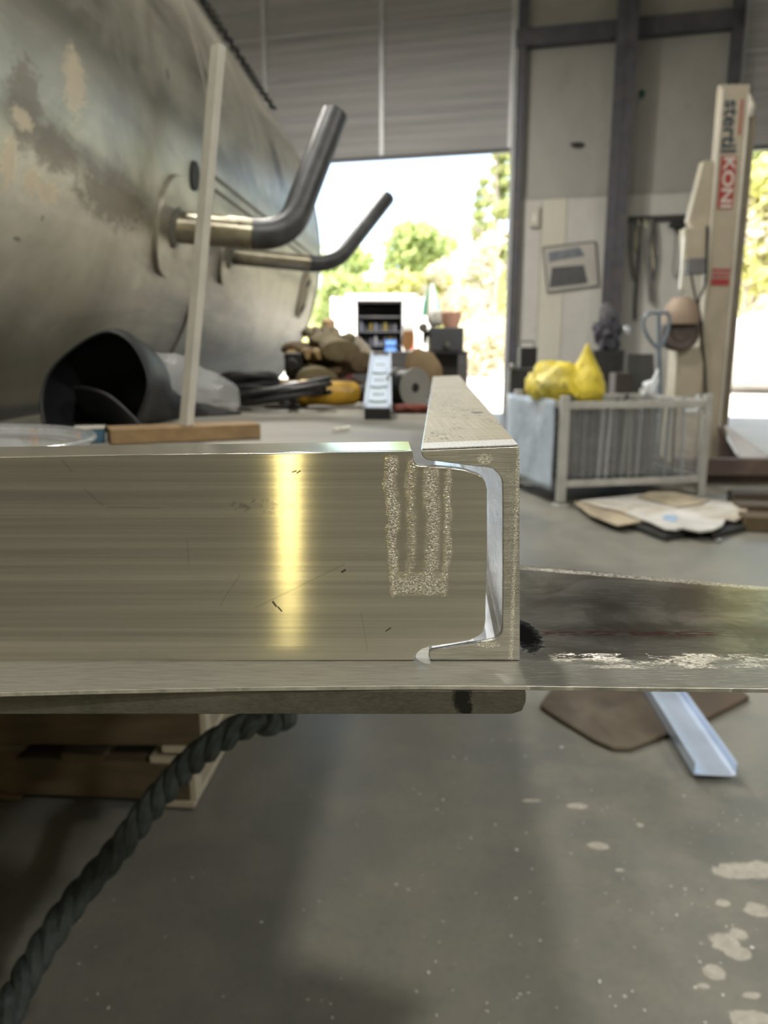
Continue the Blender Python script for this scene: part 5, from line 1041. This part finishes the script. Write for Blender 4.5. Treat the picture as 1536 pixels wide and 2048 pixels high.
# tool rail with hanging straps and tongs
a, c = wq(1258, 438, .06), wq(1378, 440, .06); b = MB(); wbox(b, a[0], c[0], .0205, .06, a[1] - .045, a[1] + .035); build('tool_rail', b, m_dk, None, bevel=.004, label='dark tool rail screwed across the white boards right of the column', cat='tool rail')
m_str = [M('grey_strap', (.20, .20, .19), .7, 0, .3), M('cream_strap', (.60, .57, .42), .6, 0, .2), M('dark_strap', (.09, .09, .09), .6, 0, .3)]
for i, (ol, r, k, lab) in enumerate(((((1264, 442), (1262, 500), (1270, 560), (1278, 500), (1272, 442)), .022, 0, 'leftmost grey sling loop hanging from the tool rail'), (((1277, 440), (1273, 480), (1271, 500)), .022, 1, 'pale straight handle hanging from the tool rail'), (((1280, 450), (1276, 540), (1271, 600), (1270, 640)), .024, 2, 'longest dark strap hanging from the tool rail'),
    (((1290, 440), (1300, 480), (1308, 540)), .018, 1, 'pale slanting handle hanging from the tool rail'), (((1302, 440), (1296, 500), (1300, 560), (1303, 604)), .042, 0, 'wide dark grey strap hanging at the middle of the rail'), (((1308, 442), (1312, 500), (1306, 560)), .02, 2, 'dark strap beside the slanting pale handle'),
    (((1352, 450), (1350, 500), (1346, 540), (1352, 556), (1360, 540)), .008, 2, 'thin dark wire loop hanging at the right end of the rail'))):
    b = MB(); pts = [WV(wq(x, y, .07)[0], .088, wq(x, y, .07)[1]) for x, y in ol]; b.tube(cr(pts, 5), r, 8); build('hanging_strap', b, m_str[k], None, smooth=True, label=lab, cat='strap', group='straps and handles on the tool rail')
a = wq(1362, 452, .08); b = MB(); b.ball(WV(a[0], .12, a[1]), .12, (1.5, .45, .55), 3, .3, 2); build('rag_bundle', b, m_dk, None, smooth=True, label='dark bundle stuffed on the right end of the tool rail', cat='bundle')
a = wq(1155, 290); b = MB(); b.ball(WV(a[0], .03, a[1]), .07, (1.5, .35, .45), 2, .5, 3); build('wall_bracket', b, m_dk, None, smooth=True, label='small dark torn bracket on the upper grey wall sheet', cat='bracket')
a = wq(1284, 189); b = MB(); b.ball(WV(a[0], .03, a[1]), .05, (.8, .35, 1.2), 2, .2, 3); build('green_tag', b, M('green_plastic', (.02, .12, .08), .5), None, smooth=True, label='tiny green tag on the upper wall right of the column', cat='tag')
# ================================================================== outside
m_gnd = M('sunlit_gravel', (.66, .62, .54), .9, 0, .15, .6, .3, .02)
b = MB(); b.prism([tuple(WV(-60, -.16, -.02)), tuple(WV(60, -.16, -.02)), (70, 95, -.02), (-60, 95, -.02)], (0, 0, -.2)); build('ground', b, m_gnd, None, kind='structure')
b = MB(); b.box((10, 92, 5), (150, 2, 14)); 
for v in b.bm.verts: v.co.z += 0
def mat_hill():
    m, t = mat('far_woodland'); pos = wpos(t); n = t.noise(vscale(t, pos, (.5, .5, .3)), 1, 7, .7); base = t.ramp(n, .35, .68, lin((.20, .21, .06)), lin((.62, .56, .26)))
    t.put(t.b.inputs['Base Color'], base); t.b.inputs['Roughness'].default_value = .9; t.bump(n, 1, 1.0); return m
bm_ = MB(); V = []
for i in range(80):
    col = []
    for j in range(10):
        x = -65 + i * 2; h = 6.5 + 2.0 * mnoise.noise(Vector((x * .12, 0, 0))) + 1.2 * mnoise.noise(Vector((x * .5, 3, 0)))
        col.append(bm_.bm.verts.new((x, 78 + j * 1.2 + 2.5 * mnoise.noise(Vector((x * .2, j * .3, 1))), (h * math.sin(j / 9 * math.pi / 2)) - .1)))
    V.append(col)
for i in range(79):
    for j in range(9): bm_.bm.faces.new((V[i][j], V[i + 1][j], V[i + 1][j + 1], V[i][j + 1]))
b.bm.free(); build('hills', bm_, mat_hill(), None, smooth=True, kind='structure', keepnormals=True)
def leafm(name, c):
    m = M(name, c, .6, 0, .35, .9, 0); n = m.node_tree; t = NT(m); t.b.inputs['Subsurface Weight'].default_value = 0
    tr = t.new('ShaderNodeBsdfTranslucent'); tr.inputs[0].default_value = lin(tuple(min(1, q * 1.25) for q in c)); mx_ = t.new('ShaderNodeMixShader'); mx_.inputs[0].default_value = .4
    out = [q for q in n.nodes if q.type == 'OUTPUT_MATERIAL'][0]; t.link(t.b.outputs[0], mx_.inputs[1]); t.link(tr.outputs[0], mx_.inputs[2]); t.link(mx_.outputs[0], out.inputs[0]); return m
m_lf = [leafm('olive_leaves', (.38, .45, .17)), leafm('yellow_leaves', (.60, .60, .26)), leafm('pine_needles', (.42, .46, .20)), leafm('dry_brush', (.62, .57, .42))]  # leaf colours paled to carry outdoor haze and overexposure
m_bark = M('grey_bark', (.36, .31, .24), .9, 0, .3, 4, .4, .05)
def crown(blobs, n, ls, seed, flat=.8):
    r = random.Random(seed); b = MB(); tot = sum(q[1] ** 2 for q in blobs)
    for (c, rad, sq) in blobs:
        for _ in range(int(n * rad ** 2 / tot)):
            v = Vector((r.gauss(0, 1), r.gauss(0, 1), r.gauss(0, 1))).normalized() * rad * r.random() ** .35; v.z *= sq; p_ = Vector(c) + v
            a = Vector((r.gauss(0, 1), r.gauss(0, 1), r.gauss(0, 1))).normalized(); d = a.cross(Vector((r.gauss(0, 1), r.gauss(0, 1), r.gauss(0, 1)))).normalized(); s = ls * r.uniform(.6, 1.4)
            b.quad([p_ - a * s, p_ + d * s * .6, p_ + a * s, p_ - d * s * .6])
    return b
def tree(kind, x, y, h, w_, seed, lab, group='trees beyond the yard'):
    r = random.Random(seed); nm = {0: 'leafy_tree', 1: 'leafy_tree', 2: 'pine_tree', 3: 'bare_tree'}[kind]
    e = empty(nm, (x, y, -.02), lab, 'tree', group); b = MB()
    tr_ = [Vector((x + .25 * mnoise.noise(Vector((seed, k * .5, 0))) * k / 2, y, -.02 + h * (.95 if kind == 2 else .8) * k / 7)) for k in range(8)]
    tr = h * .018 + .04; b.tube(tr_, [tr * (1 - .8 * k / 7) for k in range(8)], 8)
    nb = 26 if kind == 3 else 12
    for k in range(nb):
        f = r.uniform(.25 if kind != 2 else .45, 1); p_ = tr_[int(f * 7)]; a = r.uniform(0, 6.28); L = w_ * r.uniform(.4, .95); p1 = p_ + Vector((math.cos(a) * L * .6, math.sin(a) * L * .6, L * .35)); p2 = p_ + Vector((math.cos(a) * L, math.sin(a) * L, L * (.9 if kind == 3 else .45)))
        b.tube([p_, p1, p2], [tr * .3, tr * .2, tr * .08], 5)
    build('trunk', b, m_bark, e, smooth=True)
    bl = []
    if kind in (0, 1):
        for k in range(9): a = r.uniform(0, 6.28); q = r.uniform(0, .62) * w_; bl.append(((x + math.cos(a) * q, y + math.sin(a) * q, h * r.uniform(.42, .86)), w_ * r.uniform(.36, .58), .8))
        n = 2600
    elif kind == 2:
        for k in range(11): f = .42 + .58 * k / 10; a = r.uniform(0, 6.28); q = (1.05 - f) * w_ * 1.1; bl.append(((x + math.cos(a) * q, y + math.sin(a) * q, h * f), w_ * (.22 + .32 * (1.1 - f)), .55))
        n = 1700
    else:
        for k in range(7): a = r.uniform(0, 6.28); q = r.uniform(0, .6) * w_; bl.append(((x + math.cos(a) * q, y + math.sin(a) * q, h * r.uniform(.45, .95)), w_ * .4, .9))
        n = 420
    build('foliage', crown(bl, n, .26 if kind != 3 else .16, seed), m_lf[kind], e)
def X_(px, d): return P(px, 600, d=d).x
TR_ = [(0, 808, 52, 9.2, 3.4, 'round green tree rising left of the bent pipe tip, seen through the left doorway'), (0, 872, 56, 8.9, 2.6, 'smaller green tree right of the round green tree in the doorway'), (1, 915, 60, 8.6, 2.8, 'yellow-green tree in the middle of the left doorway'), (0, 700, 58, 8.4, 2.4, 'green tree just right of the tank end'), (2, 985, 40, 11.6, 1.7, 'tall yellow-green pine at the right side of the left doorway'), (2, 962, 50, 11.0, 1.3, 'thin pine just left of the tall pine in the left doorway'),
       (3, 940, 38, 6.2, 1.5, 'bare brown tree below the thin pine'), (3, 900, 42, 5.8, 1.5, 'bare pale tree between the green trees and the pines'), (3, 975, 34, 6.0, 1.4, 'bare tree in front of the tall pine'), (1, 860, 44, 5.6, 1.9, 'low yellow tree directly above the green flag'), (1, 760, 43, 5.4, 2.2, 'low yellow tree directly above the van roof'), (0, 690, 40, 5.0, 2.0, 'low green tree peeking out beside the tank end'), (3, 820, 40, 4.6, 1.4, 'low bare tree right of the van roof'),
       (2, 1510, 33, 12.2, 2.3, 'tall pine seen through the right doorway beside the lift'), (1, 1540, 30, 8.6, 2.6, 'yellow tree at the right picture edge'), (2, 1575, 36, 12.6, 2.2, 'tall pine past the right picture edge'), (3, 1490, 30, 7.0, 1.8, 'bare tree low in the right doorway'), (1, 1500, 40, 8.0, 2.8, 'yellow bushy tree behind the pines in the right doorway'), (0, 1640, 38, 10, 3, 'green tree well past the right edge'),
       (0, 560, 50, 9, 3.2, 'green tree hidden behind the tank'), (1, 1060, 48, 8.5, 3.0, 'yellow tree behind the wall between the doors'), (0, 1440, 46, 9, 3, 'green tree behind the lift column')]
for i, (k, px, d, h, w_, lab) in enumerate(TR_): tree(k, X_(px, d), d, h, w_, 11 + i * 3, lab)
# bushes and brush
for i, (px, d, s, k) in enumerate(((700, 36, 1.5, 3), (770, 37, 1.6, 1), (840, 34, 1.4, 3), (890, 36, 1.6, 1), (935, 33, 1.5, 3), (980, 30, 1.5, 3), (1500, 24, 1.6, 1), (1535, 22, 1.3, 3), (1580, 26, 1.8, 1), (1470, 27, 1.5, 3))):
    x = X_(px, d); bl = [((x + random.uniform(-1, 1) * s * .7, d + random.uniform(-1, 1) * .5, s * random.uniform(.35, 1.0)), s * random.uniform(.5, .75), .85) for _ in range(5)]
    build('bush', crown(bl, 1100, .15, 50 + i), m_lf[k], None, label=('pale dry bush', 'yellow-green bush')[k == 1] + ' by the ground, ' + ('nearest the tank end', 'behind the van', 'behind the green flag', 'left of the bare trees', 'under the thin pine', 'by the left door track', 'in the right doorway', 'at the right picture edge', 'beyond the right edge', 'just behind the lift column')[i], cat='bush', group='bushes beyond the yard')
# white van, rear doors open
m_van = M('white_van_paint', (.82, .82, .80), .3, 0, .03, 2, 0); m_vin = M('van_inside', (.06, .06, .065), .7, 0, .3); 
DV = 20.5; xv0, xv1 = P(690, 650, d=DV).x, P(832, 650, d=DV).x; zv = P(760, 588, d=DV).z; vc = (xv0 + xv1) / 2; vw = xv1 - xv0; print('van', vw, zv)
vn = empty('van', (vc, DV + 2.4, 0), 'white work van parked outside with its rear open, showing dark racks of tools', 'van')
xo0, xo1 = P(713, 650, d=DV).x, P(805, 650, d=DV).x; zo1 = P(760, 601, d=DV).z; zo0 = P(760, 712, d=DV).z
b = MB(); vl = 4.6
wbx = lambda a, c, y0, y1, z0, z1: b.box(((a + c) / 2, (y0 + y1) / 2, (z0 + z1) / 2), (c - a, y1 - y0, z1 - z0))
wbx(xv0, xo0, DV, DV + vl, .42, zv); wbx(xo1, xv1, DV, DV + vl, .42, zv); wbx(xo0, xo1, DV, DV + vl, zo1, zv); wbx(xo0, xo1, DV, DV + vl, .42, zo0); wbx(xo0, xo1, DV + 2.6, DV + vl, zo0, zo1)
b.hexa([(xv0, DV + vl, .42), (xv1, DV + vl, .42), (xv1, DV + vl + 1.1, .42), (xv0, DV + vl + 1.1, .42), (xv0 + .03, DV + vl, zv - .05), (xv1 - .03, DV + vl, zv - .05), (xv1 - .1, DV + vl + .5, 1.3), (xv0 + .1, DV + vl + .5, 1.3)])
build('body', b, m_van, vn, bevel=.04)
b = MB(); wbx(xo0 + .002, xo0 + .02, DV + .03, DV + 2.6, zo0, zo1); wbx(xo1 - .02, xo1 - .002, DV + .03, DV + 2.6, zo0, zo1); wbx(xo0 + .02, xo1 - .02, DV + 2.55, DV + 2.59, zo0, zo1); wbx(xo0, xo1, DV + .03, DV + 2.6, zo1 - .02, zo1 - .002); build('cargo_lining', b, m_vin, vn)
b = MB()
for z in (zo0 + .25, zo0 + .62, zo0 + 1.0): wbx(xo0 + .03, xo1 - .03, DV + .5, DV + 1.1, z, z + .03)
build('shelf_rack', b, m_cab, vn)
rnd = random.Random(3)
cm = [M('tool_c%d' % i, c, .5) for i, c in enumerate(((.5, .5, .5), (.45, .35, .1), (.3, .3, .33), (.15, .15, .16), (.4, .42, .5)))]
for k in range(16):
    r_i = k % 2; x = xo0 + .10 + (k // 2) * (xo1 - xo0 - .2) / 7.6; z = zo0 + (.28, .65)[r_i] + .001; hh = rnd.uniform(.10, .24); w_ = rnd.uniform(.06, .11)
    b = MB(); b.lathe([(w_ / 2, 0), (w_ / 2, hh * .75), (w_ * .2, hh), (w_ * .15, hh + .02)], Matrix.Translation((x, DV + .62, z)), seg=12); build('tool_bottle', b, rnd.choice(cm), None, smooth=True, label='small container standing on the %s shelf inside the open van' % (('lower', 'middle')[r_i]), cat='bottle', group='containers on the %s shelf in the van' % ('lower', 'middle')[r_i])
b = MB(); x = P(782, 675, d=DV).x; b.box((x, DV + .35, zo0 + .34), (.28, .25, .12)); b.box((x, DV + .35, zo0 + .12), (.30, .25, .20)); build('tool_case', b, M('bright_blue_case', (.12, .30, .75), .5), None, bevel=.02, label='blue tool case standing in the rear opening of the van', cat='tool case')
for (a, s, nm) in ((xv0, -1, 'rear_door'), (xv1, 1, 'rear_door')):
    b = MB(); b.hexa([(a, DV - .02, zo0 - .1), (a + s * .30, DV - .62, zo0 - .1), (a + s * .33, DV - .60, zo0 - .1), (a + s * .04, DV - .0, zo0 - .1), (a, DV - .02, zo1 + .05), (a + s * .30, DV - .62, zo1 + .05), (a + s * .33, DV - .60, zo1 + .05), (a + s * .04, DV, zo1 + .05)]); build(nm, b, m_van, vn, bevel=.015)
for sx_ in (xv0 + .12, xv1 - .12):
    for yy in (DV + .9, DV + 4.4):
        b = MB(); b.tube([(sx_ - .1, yy, .34), (sx_ + .1, yy, .34)], .34, 28); build('wheel', b, m_gr, vn, bevel=.02)
b = MB(); b.box((vc, DV - .05, .45), (vw, .12, .18)); build('bumper', b, m_dk, vn, bevel=.02)
for sx_ in (xv0 + .07, xv1 - .07):
    b = MB(); b.box((sx_, DV - .005, 1.2), (.09, .03, .4)); build('tail_light', b, m_lbl, vn, bevel=.01)
# green flag on a stand, grey cabinet outside
DG = 14; a = P(862, 640, d=DG); fl_ = empty('green_banner', (a.x, DG, 0), 'green and white folded umbrella standing outside right of the van', 'umbrella')
z0, z1 = P(862, 632, d=DG).z, P(866, 568, d=DG).z
b = MB(); b.lathe([(.17, 0), (.14, (z1 - z0) * .45), (.03, z1 - z0)], Matrix.Translation((a.x, DG, z0)), seg=14)
for v in b.bm.verts:
    an = math.atan2(v.co.y - DG, v.co.x - a.x); k = 1 + .22 * math.sin(an * 7); v.co.x = a.x + (v.co.x - a.x) * k; v.co.y = DG + (v.co.y - DG) * k
def mat_um():
    m, t = mat('green_white_cloth'); x, y, z = t.sep(t.coord((1, 1, 1))); an = t.new('ShaderNodeMath', operation='ARCTAN2'); t.link(y, an.inputs[0]); t.link(x, an.inputs[1])
    base = t.mix(t.math('GREATER_THAN', t.math('SINE', t.math('MULTIPLY', an.outputs[0], 3)), .0), lin((.04, .30, .12)), lin((.7, .72, .6))); t.put(t.b.inputs['Base Color'], base); return m
build('canopy', b, mat_um(), fl_, smooth=True)
b = MB(); b.tube([(a.x, DG, 0.0), (a.x, DG, z1 + .03)], .02, 10); build('pole', b, m_cab, fl_, smooth=True)
b = MB(); b.lathe([(.25, .001), (.25, .06), (.05, .09)], Matrix.Translation((a.x, DG, -.02)), seg=24); build('base', b, m_cab, fl_, smooth=True)
# bright rocks / car beyond the right door
q = P(1520, 662, d=19); b = MB(); b.ball((q.x + .5, 19, .9), 1.1, (1.6, 1.2, .95), 3, .18, 1.2); build('white_tarp_heap', b, M('white_tarp', (.80, .79, .76), .6, 0, .1, 2, .3), None, smooth=True, label='bright white covered heap outside the right doorway', cat='heap')
# unseen overhead fill lamps, added to brighten the hall
for i, (x, y, z, s, e_, c_) in enumerate(LAMPS):
    e = empty('fill_lamp', (x, y, z), ('unseen fill lamp added right of the table', 'unseen fill lamp added above the tank', 'unseen fill lamp added above the far half of the table', 'unseen fill lamp added before the far wall', 'unseen fill lamp added high behind the viewer', 'unseen fill lamp added at the back right')[i], 'lamp')
    b = MB(); b.lathe([(.10, .30), (.13, .28), (s * .55, .02), (s * .55, 0), (s * .52, 0), (.12, .26)], Matrix.Translation((x, y, z)), seg=32, cap=False); build('reflector', b, m_alu2, e, smooth=True)
    b = MB(); b.tube([(x, y, z + .28), (x, y, HC)], .012, 8); build('hanging_rod', b, m_dk, e, smooth=True)
    b = MB(); b.lathe([(.02, .0), (s * .40, 0.0), (s * .40, .012), (.02, .012)], Matrix.Translation((x, y, z - .02)), seg=32); build('lens', b, m_glow, e, smooth=True)
